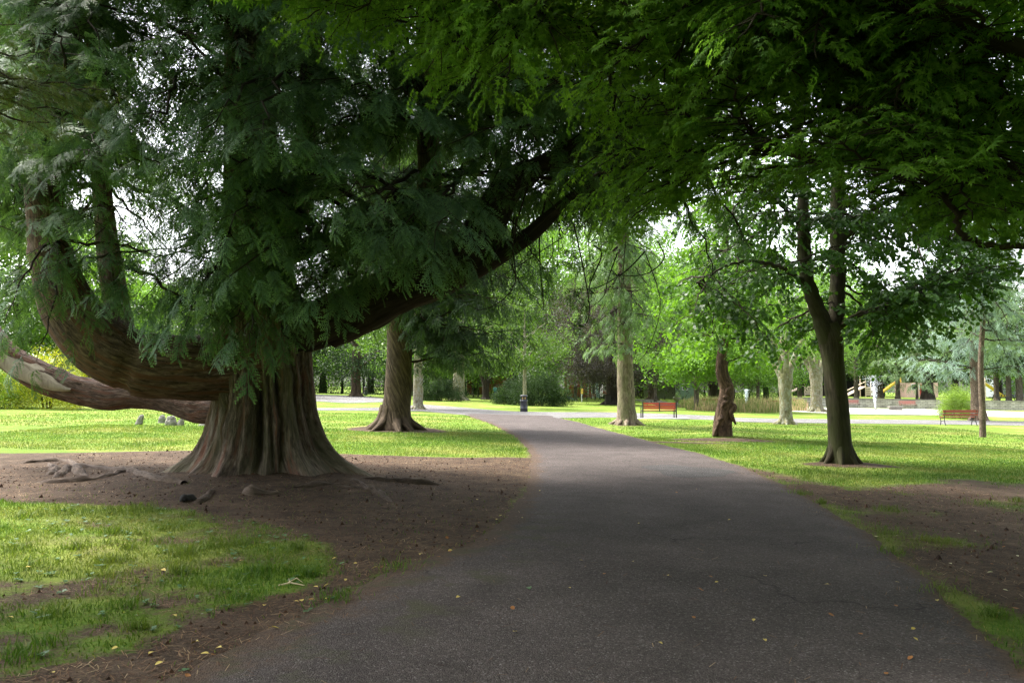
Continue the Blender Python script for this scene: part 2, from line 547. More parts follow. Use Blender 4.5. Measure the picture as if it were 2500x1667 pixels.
def ground_mat():
    k = NT('ground')
    sp = k.n('ShaderNodeSeparateXYZ'); k.l(k.attr().outputs['Vector'], sp.inputs[0])
    pos = k.n('ShaderNodeNewGeometry').outputs['Position']
    n1 = k.noise(pos, 3.2, 6, .7)
    n2 = k.noise(pos, 26, 4, .6)
    n3 = k.noise(pos, .35, 4, .6)
    n4 = k.noise(pos, 90, 3, .6)
    m = k.math('ADD', sp.outputs[0], k.math('MULTIPLY', k.math('SUBTRACT', n1, .5), .9))
    m = k.math('ADD', m, k.math('MULTIPLY', k.math('SUBTRACT', n2, .5), .6))
    mask = k.ramp(m, [(.36, 0), (.66, 1)])
    grass = k.ramp(n2, [(.25, (.05, .105, .010)), (.5, (.10, .17, .018)), (.8, (.18, .225, .038))])
    dry = k.ramp(n3, [(.46, 0), (.68, .7)])
    grass = k.mix(dry, grass, (.24, .235, .068))
    grass = k.mix(1.0, grass, k.ramp(k.noise(pos, 1.1, 5, .65), [(.3, .78), (.7, 1.2)]), 'MULTIPLY')
    # daisies and clover heads
    vo = k.n('ShaderNodeTexVoronoi'); vo.inputs['Scale'].default_value = 4.5; k.l(pos, vo.inputs['Vector'])
    dz = k.math('MULTIPLY', k.math('LESS_THAN', vo.outputs['Distance'], .075), k.ramp(k.noise(pos, .6, 2), [(.5, 0), (.6, 1)]))
    grass = k.mix(k.math('MULTIPLY', dz, .8), grass, (.62, .62, .55))
    soil = k.ramp(n1, [(.28, (.024, .017, .012)), (.5, (.054, .037, .026)), (.75, (.10, .071, .05))])
    soil = k.mix(k.ramp(n4, [(.5, 0), (.75, .55)]), soil, (.17, .12, .085))
    soil = k.mix(k.ramp(k.noise(pos, 1.7, 5, .7), [(.56, 0), (.70, .5)]), soil, (.19, .14, .09))
    soil = k.mix(k.ramp(k.noise(k.scale3(pos, 1, 2.2, 1), 7, 8, .82, 1.5), [(.54, 0), (.64, .6)]), soil, (.21, .145, .09))
    col = k.mix(mask, grass, soil)
    h = k.math('ADD', k.math('MULTIPLY', n2, .8), k.math('ADD', k.math('MULTIPLY', n4, .5), k.math('MULTIPLY', n1, .8)))
    return k.done(k.bsdf(col, .95, .12, k.bump(h, .9, .035)))


M_GROUND = ground_mat()
ground = gm.build('ground', M_GROUND)
tag(ground, 'mown park lawn with bare brown soil around the trees', 'ground', kind='structure')


def asphalt_mat(name, base, lo, hi, edge=True):
    k = NT(name)
    pos = k.n('ShaderNodeNewGeometry').outputs['Position']
    sp = k.n('ShaderNodeSeparateXYZ'); k.l(k.attr().outputs['Vector'], sp.inputs[0])
    vo = k.n('ShaderNodeTexVoronoi'); vo.inputs['Scale'].default_value = 110; k.l(pos, vo.inputs['Vector'])
    vs = k.n('ShaderNodeSeparateColor'); k.l(vo.outputs['Color'], vs.inputs[0])
    vo2 = k.n('ShaderNodeTexVoronoi'); vo2.inputs['Scale'].default_value = 140; k.l(pos, vo2.inputs['Vector'])
    n1 = k.noise(pos, 1.4, 6, .62); n2 = k.noise(pos, 38, 4, .65); n3 = k.noise(pos, .28, 3)
    col = k.ramp(vs.outputs[0], [(0, lo), (.6, base), (.93, hi), (.99, (.17, .16, .15))])
    col = k.mix(1.0, col, k.ramp(n1, [(.3, .8), (.7, 1.2)]), 'MULTIPLY')
    col = k.mix(1.0, col, k.ramp(n3, [(.3, .85), (.7, 1.15)]), 'MULTIPLY')
    col = k.mix(1.0, col, k.ramp(n2, [(.35, .7), (.65, 1.2)]), 'MULTIPLY')
    if edge:
        vc = k.n('ShaderNodeTexVoronoi', feature='DISTANCE_TO_EDGE'); vc.inputs['Scale'].default_value = .42
        wv = k.n('ShaderNodeVectorMath', operation='ADD'); k.l(pos, wv.inputs[0])
        nd = k.n('ShaderNodeTexNoise'); nd.inputs['Scale'].default_value = 1.6; nd.inputs['Detail'].default_value = 6; k.l(pos, nd.inputs['Vector'])
        sv = k.n('ShaderNodeVectorMath', operation='SCALE'); sv.inputs['Scale'].default_value = .9; k.l(nd.outputs['Color'], sv.inputs[0]); k.l(sv.outputs[0], wv.inputs[1]); k.l(wv.outputs[0], vc.inputs['Vector'])
        ck = k.math('MULTIPLY', k.math('LESS_THAN', vc.outputs['Distance'], .0045), k.ramp(k.noise(pos, .5, 3), [(.48, 0), (.56, .75)]))
        col = k.mix(ck, col, (.022, .018, .017))
        st_ = k.ramp(k.noise(pos, .9, 5, .7, 1.0), [(.56, 0), (.66, .35)])
        col = k.mix(st_, col, (.045, .037, .036))
        e = k.math('ADD', sp.outputs[0], k.math('MULTIPLY', k.math('SUBTRACT', k.noise(pos, 3.0, 6, .7), .5), 1.1))
        col = k.mix(k.ramp(e, [(.5, 0), (.8, .85)]), col, k.ramp(k.noise(pos, 30, 4), [(.3, (.055, .036, .027)), (.7, (.11, .075, .052))]))
        ms = k.math('MULTIPLY', k.ramp(sp.outputs[1], [(.0, 0), (.5, 1)]), k.ramp(k.noise(pos, 2.4, 6, .7), [(.5, 0), (.62, .7)]))
        col = k.mix(ms, col, (.062, .062, .032))
    h = k.math('ADD', k.math('MULTIPLY', vo.outputs['Distance'], -1.0), k.math('MULTIPLY', n2, .7))
    h = k.math('ADD', h, k.math('MULTIPLY', vo2.outputs['Distance'], -.3))
    return k.done(k.bsdf(col, .9, .15, k.bump(h, .8, .012)))


M_ASPH = asphalt_mat('asphalt', (.078, .064, .061), (.056, .045, .043), (.094, .079, .075))
M_ASPH_PALE = asphalt_mat('pale_asphalt', (.15, .145, .145), (.10, .095, .095), (.19, .185, .18), False)
M_PATCH = asphalt_mat('asphalt_patch', (.065, .060, .060), (.03, .027, .027), (.09, .085, .085), False)
M_PAVE = plain_mat('pale_paving', (.36, .34, .32), .85, .2, .2, 1.5)

py_ = np.concatenate([np.arange(-8, 3, .4), np.arange(3, 30, .08), np.arange(30, PATH_END + .1, .25)])
el, er = path_edges(py_)
NU = 44
u = np.linspace(0, 1, NU)
u = .5 - .5 * np.cos(np.pi * u) * (0.6 + .4 * np.abs(np.cos(np.pi * u)))   # denser at the edges
u = (u - u[0]) / (u[-1] - u[0])
PX = el[:, None] * (1 - u) + er[:, None] * u
PY = np.repeat(py_[:, None], NU, 1)
wd = (er - el)[:, None]
dl, dr = u * wd, (1 - u) * wd
crown = .03 * np.clip(np.minimum(dl, dr) / .8, 0, 1) ** .7
PZ = gz(PX, PY) + .004 + crown + .012 * (fbm(PX / 1.5, PY / 1.5, 91, 3) - .5) * np.clip(np.minimum(dl, dr) / .4, 0, 1)
dirt = np.clip(1 - dl / (.55 + .5 * np.clip((12 - PY) / 8, 0, 1)), 0, 1) + .8 * np.clip(1 - dr / .4, 0, 1)
mossy = np.clip(1 - np.abs(dl - .5) / .7, 0, 1) * np.clip((11 - PY) / 4, 0, 1)
pm = MB()
_i = np.arange(len(py_) - 1)[:, None]; _j = np.arange(NU - 1)[None, :]
pm.add(np.stack([PX, PY, PZ], -1).reshape(-1, 3), np.stack([_i * NU + _j, _i * NU + _j + 1, (_i + 1) * NU + _j + 1, (_i + 1) * NU + _j], -1).reshape(-1, 4),
       np.stack([dirt, mossy, dirt * 0], -1).reshape(-1, 3))
tag(pm.build('path', M_ASPH), 'curving brown grey asphalt footpath in the foreground', 'path', kind='structure')


def strip(name, near, far, mat, label, lift=.01, n=60, m=4, jit=.0):
    a = spline([G(*p)[:2] for p in near], n) if not isinstance(near, np.ndarray) else spline(near, n)
    b = spline([G(*p)[:2] for p in far], n) if not isinstance(far, np.ndarray) else spline(far, n)
    t = np.linspace(0, 1, m)[None, :, None]
    p = a[:, None] * (1 - t) + b[:, None] * t
    if jit:
        p = p + jit * (np.stack([fbm(p[..., 0] * .5, p[..., 1] * .5, 5), fbm(p[..., 0] * .5, p[..., 1] * .5, 6)], -1) - .5)
    z = gz(p[..., 0], p[..., 1]) + lift
    v = np.concatenate([p, z[..., None]], -1).reshape(-1, 3)
    i = np.arange(n - 1)[:, None]; j = np.arange(m - 1)[None, :]
    mb = MB().add(v, np.stack([i * m + j, i * m + j + 1, (i + 1) * m + j + 1, (i + 1) * m + j], -1).reshape(-1, 4))
    o = mb.build(name, mat)
    return tag(o, label, 'path', kind='structure')


strip('crossing_path', [(1030, 1004), (1132, 1013), (1250, 1022), (1361, 1021), (1500, 1019.5), (1720, 1024.5), (1850, 1031), (2289, 1036), (2560, 1040)],
      [(1030, 987), (1132, 995), (1250, 1004), (1361, 1006), (1500, 1007), (1720, 1014), (1850, 1021), (2289, 1025.5), (2560, 1030)], M_ASPH_PALE, 'pale grey path crossing the park beyond the trees', .016)
strip('side_path', [(300, 997), (600, 1001), (780, 1002), (941, 1003), (1036, 1004)], [(300, 991), (600, 995.5), (780, 996), (941, 994), (1036, 986.5)], M_ASPH_PALE, 'thin pale path leading left behind the trees', .012)
strip('back_path', [(560, 972), (770, 980), (850, 984), (945, 981)], [(560, 957), (770, 963), (880, 967), (950, 975)], M_ASPH_PALE, 'far grey path curving past the dark hedge', .02)
strip('stone_pavement', [(1900, 1003), (2070, 1011), (2310, 1014), (2560, 1022)], [(1900, 991), (2070, 996), (2310, 1000), (2560, 1008)], M_PAVE, 'pale stone pavement along the low wall', .02)
_q = G(1680, 1153)
pa = MB()
_th = np.linspace(0, 2 * np.pi, 40, endpoint=False)
_rx = 1.0 + .15 * np.sin(3 * _th + 1) + .1 * np.sin(5 * _th)
_vx, _vy = _q[0] + .82 * _rx * np.cos(_th), _q[1] + 1.15 * _rx * np.sin(_th)
_rows = [np.column_stack([_q[0] + (_vx - _q[0]) * s, _q[1] + (_vy - _q[1]) * s]) for s in (1, .66, .33, .02)]


def path_z(x, y):
    l, r = path_edges(np.asarray(y, float)); w = r - l
    d = np.minimum(x - l, r - x)
    return gz(x, y) + .004 + .03 * np.clip(d / .8, 0, 1) ** .7 + .012 * (fbm(x / 1.5, y / 1.5, 91, 3) - .5) * np.clip(d / .4, 0, 1)


_v = np.concatenate(_rows)
pa.add(np.column_stack([_v, path_z(_v[:, 0], _v[:, 1]) + .006]), [[r * 40 + k, r * 40 + (k + 1) % 40, (r + 1) * 40 + (k + 1) % 40, (r + 1) * 40 + k] for r in range(3) for k in range(40)])
tag(pa.build('asphalt_patch', M_PATCH), 'darker repaired asphalt patch in the footpath', 'path', kind='structure')

# ------------------------------------------------------------------ grass blades, needle litter, weeds
def grass_mat():
    k = NT('grass_blade')
    sp = k.n('ShaderNodeSeparateXYZ'); k.l(k.attr().outputs['Vector'], sp.inputs[0])
    col = k.ramp(sp.outputs[0], [(0, (.04, .10, .012)), (.5, (.08, .155, .02)), (.8, (.13, .19, .035)), (.97, (.26, .23, .09))])
    pos = k.n('ShaderNodeNewGeometry').outputs['Position']
    col = k.mix(k.ramp(k.noise(pos, .35, 4, .6), [(.46, 0), (.68, .5)]), col, (.22, .22, .075))
    b = k.bsdf(col, .5, .25)
    t = k.n('ShaderNodeBsdfTranslucent'); k.l(k.mix(1.0, col, (1.3, 1.3, .5), 'MULTIPLY'), t.inputs[0])
    m = k.n('ShaderNodeMixShader'); m.inputs[0].default_value = .35; k.l(b, m.inputs[1]); k.l(t.outputs[0], m.inputs[2])
    return k.done(m.outputs[0])


M_GRASS = grass_mat()


def on_hard(x, y):
    l, r = path_edges(y)
    h = (x > l + .02) & (x < r - .02) & (y < PATH_END)
    return h


def blades(mb, x, y, h, w, lean, rnd):
    n = len(x)
    z = gz(x, y) - .004
    a = rng.uniform(0, 2 * np.pi, n)
    dx, dy = np.cos(a), np.sin(a)
    b = rng.uniform(0, 2 * np.pi, n)
    lx, ly = np.cos(b) * lean * h, np.sin(b) * lean * h
    o = np.stack([x, y, z], 1)
    wv = np.stack([dx * w / 2, dy * w / 2, np.zeros(n)], 1)
    mid = o + np.stack([lx * .35, ly * .35, h * .55], 1)
    tip = o + np.stack([lx, ly, h * np.sqrt(np.clip(1 - lean * lean * .5, .2, 1))], 1)
    v = np.stack([o - wv, o + wv, mid + wv * .8, mid - wv * .8, tip], 1).reshape(-1, 3)
    k = np.arange(n)[:, None] * 5
    at_ = np.repeat(np.stack([rnd, rnd * 0, rnd * 0], 1), 5, 0)
    mb.add(v, k + np.array([[0, 1, 2, 3]]), at_)
    mb.more(k + np.array([[3, 2, 4]]))


gb = MB()


def sow(n, x0, x1, y0, y1, hmin, hmax, w, keep=1.0, lean=.8):
    x = rng.uniform(x0, x1, n)
    t = rng.uniform(0, 1, n)
    y = y0 + (y1 - y0) * t
    v = np.abs(x) < y * .66 + .8
    x, y = x[v], y[v]
    s = soil_field(x, y) + .5 * (fbm(x * 2.2, y * 2.2, 17, 3) - .5)
    ok = (rng.uniform(0, 1, len(x)) > np.clip((s - .22) * 2.1, 0, .985)) & ~on_hard(x, y)
    x, y = x[ok], y[ok]
    pn = fbm(x * .8, y * .8, 23, 3)
    h = rng.uniform(hmin, hmax, len(x)) * (.55 + .9 * pn)
    r = np.clip(rng.normal(.46, .25, len(x)) + (pn - .5) * -.7, 0, 1)
    blades(gb, x, y, h, w * rng.uniform(.7, 1.3, len(x)), rng.uniform(.2, lean, len(x)), r)


sow(150000, -7.2, 0, 4.0, 11.6, .016, .045, .0062)
sow(90000, -14, 4, 17.5, 27, .03, .055, .010)
sow(70000, 3, 9, 4.2, 13, .02, .05, .006)
sow(120000, 2.5, 16, 12.5, 27, .03, .06, .010)
sow(60000, -20, 22, 25, 42, .04, .06, .018)
# taller tufts
for _ in range(230):
    if _ < 165: cx, cy_ = rng.uniform(-5.5, -.6), rng.uniform(4.1, 11)
    else: cx, cy_ = rng.uniform(2.2, 8), rng.uniform(5, 15)
    c1, c2 = np.array([cx]), np.array([cy_])
    if soil_field(c1, c2)[0] > .62 or on_hard(c1, c2)[0]: continue
    m = int(rng.uniform(25, 150)); sg = rng.uniform(.03, .13)
    x = rng.normal(cx, sg, m); y = rng.normal(cy_, sg, m)
    blades(gb, x, y, rng.uniform(.035, .12, m), np.full(m, .0066), rng.uniform(.2, 1.1, m), np.clip(rng.normal(.36, .2, m), 0, 1))
tag(gb.build('grass', M_GRASS), 'green grass blades and tufts on the lawn', 'grass', kind='stuff')


def litter_mat():
    k = NT('needle_litter')
    sp = k.n('ShaderNodeSeparateXYZ'); k.l(k.attr().outputs['Vector'], sp.inputs[0])
    return k.done(k.bsdf(k.ramp(sp.outputs[0], [(0, (.035, .02, .014)), (.45, (.10, .052, .03)), (.8, (.19, .115, .065)), (1, (.34, .25, .15))]), .85, .2))


lb = MB()
n = 120000
x = rng.uniform(-9, 8, n); y = 4.2 + 14 * rng.uniform(0, 1, n) ** 1.3
s = soil_field(x, y) + .6 * (fbm(x * 1.3, y * 1.3, 29, 3) - .5)
l_, r_ = path_edges(y)
hard = on_hard(x, y)
dpath = np.minimum(np.abs(x - l_), np.abs(x - r_))
ok = (np.abs(x) < y * .66 + .5) & (((s > .55) & ~hard) | (hard & (rng.uniform(0, 1, n) < .012 + .35 * np.clip(1 - dpath / .5, 0, 1))))
x, y = x[ok], y[ok]; hard = hard[ok]; n = len(x)
a = rng.uniform(0, np.pi, n); L = rng.uniform(.02, .10, n); w = rng.uniform(.0022, .0055, n)
z = np.where(hard, path_z(x, y), gz(x, y)) + .006
d = np.stack([np.cos(a) * L / 2, np.sin(a) * L / 2, rng.uniform(-.006, .01, n)], 1); pw = np.stack([-np.sin(a) * w, np.cos(a) * w, np.zeros(n)], 1)
o = np.stack([x, y, z], 1)
v = np.stack([o - d - pw * .5, o - d + pw * .5, o + d + pw * .5, o + d - pw * .5], 1).reshape(-1, 3)
rr = np.clip(rng.normal(.45, .25, n) + .9 * (fbm(x / .5, y / .35, 201, 3) - .45), 0, 1)
lb.add(v, np.arange(n)[:, None] * 4 + np.array([[0, 1, 2, 3]]), np.repeat(np.stack([rr, rr, rr], 1), 4, 0))
# bark crumbs and small clods
n = 5000
x = rng.uniform(-9, 8, n); y = 4.2 + 14 * rng.uniform(0, 1, n)
s = soil_field(x, y); ok = (s > .6) & ~on_hard(x, y) & (np.abs(x) < y * .66 + .5)
x, y = x[ok], y[ok]; n = len(x)
sc = rng.uniform(.005, .022, n) * np.where(rng.uniform(0, 1, n) < .05, 2.0, 1)
tet = np.array([[1, 0, -.3], [-.5, .9, -.3], [-.6, -.8, -.3], [.1, .1, .8]])
v = tet[None] * sc[:, None, None] * rng.uniform(.6, 1.5, (n, 4, 1)) + np.stack([x, y, gz(x, y) + .003], 1)[:, None]
k_ = np.arange(n)[:, None, None] * 4
rr = rng.uniform(0, .5, n)
lb.add(v.reshape(-1, 3), (k_ + np.array([[0, 1, 3], [1, 2, 3], [2, 0, 3]])).reshape(-1, 3), np.repeat(np.stack([rr, rr, rr], 1), 4, 0))
tag(lb.build('needle_litter', litter_mat(), smooth=False), 'dry needles and bark crumbs scattered over the soil', 'litter', kind='stuff')

# broad-leaved weeds in the left grass
wb = MB()
for _ in range(340):
    cx, cy_ = rng.uniform(-5.6, -.8), rng.uniform(4.2, 11)
    c1, c2 = np.array([cx]), np.array([cy_])
    if soil_field(c1, c2)[0] > .7 or on_hard(c1, c2)[0]: continue
    z0 = float(gz(cx, cy_))
    for q in range(rng.integers(3, 7)):
        a = rng.uniform(0, 6.28); L = rng.uniform(.02, .045); e = rng.uniform(.1, .6)
        dv = A3(math.cos(a), math.sin(a), e); pv = A3(-math.sin(a), math.cos(a), 0) * L * .45
        o = A3(cx, cy_, z0 + .015)
        wb.add([o, o + dv * L * .6 + pv, o + dv * L * 1.2 - A3(0, 0, .008), o + dv * L * .6 - pv], [[0, 1, 2, 3]], A3(rng.uniform(), 0, 0))
tag(wb.build('ground_weeds', leaf_mat('weed_leaf', (.05, .12, .045), (.10, .19, .09), None, .3, .45, .4)), 'small clover and dock leaves among the grass', 'weeds', kind='stuff')

# ------------------------------------------------------------------ foliage templates (unit length along +X, flat side +Z)
def T_build(parts):
    v = np.concatenate([p[0] for p in parts]); a = np.concatenate([p[1] for p in parts])
    f = np.arange(len(v)).reshape(-1, 4)
    return v, f, a


def kite(b, d, L, w, nrm=(0, 0, 1), sag=0.0, t=0.0, rnd=0.0, k=.42):
    b = np.asarray(b, float); d = norm(d); s = norm(np.cross(nrm, d))
    m = b + d * L * k; e = b + d * L + A3(0, 0, -sag * L)
    v = np.array([b, m - s * w / 2, e, m + s * w / 2])
    return v, np.column_stack([np.full(4, rnd), np.array([t, t + .08, t + .2, t + .08]), np.zeros(4)])


def bend(v, ax, ay):
    v = v.copy(); v[:, 2] -= ax * np.maximum(v[:, 0], 0) ** 2 + ay * v[:, 1] ** 2
    return v


def cedar_spray(seed, hi=True, n=9):
    r = np.random.default_rng(seed); ps = []
    for i in range(n):
        x = .04 + .9 * i / n
        for s in (-1, 1):
            if r.uniform() < .07: continue
            L = (.40 * math.sin(math.pi * min(1, .16 + .84 * x)) ** .8 + .05) * r.uniform(.6, 1.25)
            an = R(52 - 12 * x + r.uniform(-15, 15))
            d = A3(math.cos(an), s * math.sin(an), r.uniform(-.35, .10))
            b = A3(x + (.02 if s > 0 else -.015), 0, 0)
            rr = r.uniform(.2, .8)
            if hi:
                ps.append(kite(b, d, L, .016, sag=.18, t=.2 + L * .6, rnd=rr, k=.3))
                for q in (.14, .3, .46, .62, .78):
                    for s2 in (-1, 1):
                        d2 = norm(d + s2 * .75 * np.cross((0, 0, 1), d))
                        ps.append(kite(b + d * L * (q + .03 * s2) - A3(0, 0, .18 * L * q * q), d2, L * .27 * (1.1 - q * .75), .027, t=q * .8 + .1, rnd=rr, k=.45))
            else:
                ps.append(kite(b, d, L, .055, sag=.12, t=x * .75 + L * .3, rnd=rr, k=.4))
    ps.append(kite((0, 0, 0), (1, 0, 0), 1.04, .022, t=.3, rnd=.3))
    v, f, a = T_build(ps)
    v = bend(v, r.uniform(.15, .5), r.uniform(.1, .5)); v[:, 1] += r.normal(0, .14) * v[:, 0] ** 2
    return v, f, a


def maple_leaf(b, d, nrm, L, rnd):
    d = norm(d); nrm = norm(nrm); s = norm(np.cross(nrm, d)); out = []
    for an, l in ((0, 1), (46, .86), (-46, .86), (98, .52), (-98, .52)):
        c, sn = math.cos(R(an)), math.sin(R(an))
        dd = d * c + s * sn - nrm * .1
        out.append(kite(b, dd, L * l, L * .30, nrm, .08, 0, rnd, .38))
    return out


def maple_twig(seed):
    r = np.random.default_rng(seed); ps = [kite((0, 0, 0), (1, 0, 0), .95, .012, rnd=0)]
    for i in range(5):
        x = .2 + .2 * i
        for s in (-1, 1):
            if r.uniform() < .1: continue
            d = A3(math.cos(R(55)), s * math.sin(R(55)), r.uniform(-.5, .1))
            b = A3(x, s * .10, r.uniform(-.05, .03))
            ps += maple_leaf(b, d, A3(r.normal(0, .35), r.normal(0, .35), 1), r.uniform(.17, .25), r.uniform())
    ps += maple_leaf(A3(1, 0, 0), A3(1, 0, -.3), A3(0, 0, 1), .24, r.uniform())
    v, f, a = T_build(ps)
    return bend(v, .2, .2), f, a


def round_leaf(b, d, nrm, L, rnd):
    d = norm(d); nrm = norm(nrm); s = norm(np.cross(nrm, d))
    th = np.array([180, 135, 90, 45, 0, -45, -90, -135]) * math.pi / 180
    rr = np.array([.82, 1, 1, .95, 1.15, .95, 1, 1]) * L / 2
    p = b + d * L / 2 + (np.cos(th) * rr)[:, None] * d + (np.sin(th) * rr)[:, None] * s
    at_ = np.column_stack([np.full(4, rnd), np.zeros(4), np.zeros(4)])
    return [(p[[0, 1, 2, 3]], at_), (p[[0, 3, 4, 5]], at_), (p[[0, 5, 6, 7]], at_)]


def round_twig(seed):
    r = np.random.default_rng(seed); ps = [kite((0, 0, 0), (1, 0, 0), 1, .012, rnd=0)]
    for i in range(8):
        x = .15 + .85 * i / 8; s = 1 if i % 2 else -1
        d = A3(.55, s * .7, r.uniform(-1.2, -.1))
        ps += round_leaf(A3(x, s * .06, -.05), d, A3(r.normal(0, .6), r.normal(0, .6), .8), r.uniform(.17, .27), r.uniform())
    return T_build(ps)


def needle_tuft(seed, n=34):
    r = np.random.default_rng(seed); ps = []
    for i in range(n):
        b = A3(r.uniform(.0, .75), 0, 0)
        a = r.uniform(0, 6.28); o = r.uniform(.45, .95)
        d = A3(.8, math.cos(a) * o, math.sin(a) * o - .12)
        ps.append(kite(b, d, r.uniform(.42, .6), .026, (math.sin(a), .3, math.cos(a)), .15, t=r.uniform(), rnd=r.uniform()))
    return T_build(ps)


def leaf_cluster(seed, n=13, size=.3, flat=.7):
    r = np.random.default_rng(seed); ps = []
    for i in range(n):
        p = r.normal(0, .34, 3) * A3(1, 1, flat)
        d = r.normal(0, 1, 3) + A3(0, 0, -.3)
        nr = r.normal(0, .7, 3) + A3(0, 0, 1)
        ps.append(kite(p, d, size * r.uniform(.7, 1.2), size * .55, nr, .1, rnd=r.uniform(), k=.5))
    return T_build(ps)


T_CH = [cedar_spray(s, True) for s in (1, 2, 3, 31, 32, 33, 34)]
T_CL = [cedar_spray(s, False, 9) for s in (4, 5, 6)]
T_MP = [maple_twig(s) for s in (7, 8, 9, 10)]
T_LN = [round_twig(s) for s in (11, 12, 13, 14)]
T_PN = [needle_tuft(s) for s in (15, 16, 17)]
T_PN2 = [leaf_cluster(s, 14, .42, .5) for s in (27, 28)]
T_LC = [leaf_cluster(s) for s in (18, 19, 20, 21)]
T_LCS = [leaf_cluster(s, 26, .17) for s in (22, 23, 24)]
T_BL = [cedar_spray(s, False, 6) for s in (25, 26)]


class Fol:
    """gathers spray placements, then stamps them into one mesh builder"""

    def __init__(s): s.p = []; s.x = []; s.n = []; s.s = []; s.k = []; s.c = []

    def put(s, p, x, n, sc, kind=0, c=0.0):
        p = np.atleast_2d(p); m = len(p)
        s.p.append(p); s.x.append(np.broadcast_to(x, (m, 3))); s.n.append(np.broadcast_to(n, (m, 3)))
        s.s.append(np.broadcast_to(sc, (m,))); s.k.append(np.full(m, kind)); s.c.append(np.broadcast_to(c, (m,)))

    def stamp(s, mb, sets):
        p = np.concatenate(s.p); x = norm(np.concatenate(s.x)); nn = np.concatenate(s.n)
        sc = np.concatenate(s.s); kd = np.concatenate(s.k); cl = np.concatenate(s.c)
        y = norm(np.cross(nn, x)); z = np.cross(x, y)
        M = np.stack([x, y, z], 2)
        for ki, T in enumerate(sets):
            ids = np.where(kd == ki)[0]
            if not len(ids): continue
            wh = rng.integers(0, len(T), len(ids))
            for ti, (tv, tf, ta) in enumerate(T):
                q = ids[wh == ti]
                if not len(q): continue
                v = np.einsum('mij,nj->mni', M[q], tv) * sc[q][:, None, None] + p[q][:, None]
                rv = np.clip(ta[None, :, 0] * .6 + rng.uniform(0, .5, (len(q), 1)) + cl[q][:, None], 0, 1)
                a = np.stack([rv, np.broadcast_to(ta[None, :, 1], rv.shape), rv * 0], -1)
                f = tf[None] + (np.arange(len(q)) * len(tv))[:, None, None]
                mb.add(v.reshape(-1, 3), f.reshape(-1, 4), a.reshape(-1, 3))
        return mb


UP = A3(0, 0, 1)


def bough(fol, wood, p0, p1, spread=.7, sp_len=.32, dens=.12, arch=.12, droop=.35, kind=0, reach=3.0, r0=None, inter=.11, hang=.25, c=0.0, fill=1.0):
    p0 = np.asarray(p0, float); p1 = np.asarray(p1, float)
    L = float(np.linalg.norm(p1 - p0))
    if L < .25: return
    lat = norm(np.cross(p1 - p0, UP)) * rng.normal(0, .08) * L
    mid = (p0 + p1) / 2 + UP * arch * L + lat
    t = np.linspace(0, 1, 14)[:, None]
    cur = (1 - t) ** 2 * p0 + 2 * t * (1 - t) * mid + t * t * p1
    cur[1:-1] += rng.normal(0, .012 * L, (12, 3))
    r0 = r0 or min(.05, .011 * L + .006)
    wood.tube(cur, np.linspace(r0, .004, 14), 5)
    ts = max(.12, 1 - reach / L)
    n = max(3, int((1 - ts) * L / dens))
    tg = norm(np.gradient(cur, axis=0))
    for i in range(n + 1):
        t_ = ts + (1 - ts) * i / n
        u = (t_ - ts) / (1 - ts)
        j = t_ * 13; k = min(12, int(j)); f = j - k
        pos = cur[k] * (1 - f) + cur[k + 1] * f
        tan = tg[min(13, k)]
        side = norm(np.cross(tan, UP))
        for s in (-1, 1):
            if i == n and s == 1: continue
            if rng.uniform() > fill: continue
            l = (spread * (1 - u) ** .75 * rng.uniform(.55, 1.2) + .10)
            d = norm(tan * rng.uniform(.55, 1.0) + s * side * (0 if i == n else 1) * rng.uniform(.6, 1.0) - UP * droop * rng.uniform(-.1, 1.1))
            m = max(1, int(l / inter))
            q = (np.arange(m) + 1.0) / m
            sp = pos + d * (l * q)[:, None] - UP * (droop * .35 * l * q ** 2)[:, None]
            if l > .22:
                wood.tube([pos, pos + d * l * .5 - UP * droop * .09 * l, sp[-1]], [min(.007, r0), .004, .002], 3)
            alt = np.where(np.arange(m) % 2 == 0, 1, -1)[:, None]
            perp = norm(np.cross(d, UP))
            X = d + alt * perp * rng.uniform(.4, .9) - UP * hang * rng.uniform(.3, 1.4, (m, 1)) + rng.normal(0, .12, (m, 3))
            X[-1] = d - UP * hang * rng.uniform(.3, 1.4)
            N = UP + rng.normal(0, .28, (m, 3))
            fol.put(sp, X, N, sp_len * rng.uniform(.65, 1.15, m) * (1.1 - .25 * q), kind, c)


def scatter(poly, n, dmin, tries=60):
    """spaced random points in a polygon"""
    p = np.asarray(poly, float); out = []
    lo, hi = p.min(0), p.max(0)
    for _ in range(n * tries):
        q = rng.uniform(lo, hi)
        if poly_sd(np.array([q[0]]), np.array([q[1]]), p)[0] < 0: continue
        if out and np.min(np.hypot(*(np.array(out) - q).T)) < dmin: continue
        out.append(q)
        if len(out) >= n: break
    return out


def root_of(T, skel, pref, below=.35):
    d = np.linalg.norm(skel - T, axis=1)
    cost = np.abs(d - pref) + 1.5 * np.maximum(T[2] - skel[:, 2] - below, 0) + 1.2 * np.maximum(skel[:, 2] - T[2] - 2.0, 0) + rng.uniform(0, .5, len(skel))
    cost += np.where(d < .5, 5, 0)
    return skel[int(np.argmin(cost))]


# ------------------------------------------------------------------ the great red cedar
def px_tube(rows, n):
    """rows (px, py, depth, radius) -> world spline rows (x,y,z,r)"""
    w = np.array([[*P(a, b, d), r] for a, b, d, r in rows])
    return spline(w, n)


cz = float(gz(CED[0], CED[1]))
cedar = world_thing('cedar_tree', 'huge old red cedar with a fluted flaring trunk and an elbowed low limb at left', 'tree', (CED[0], CED[1], 0))
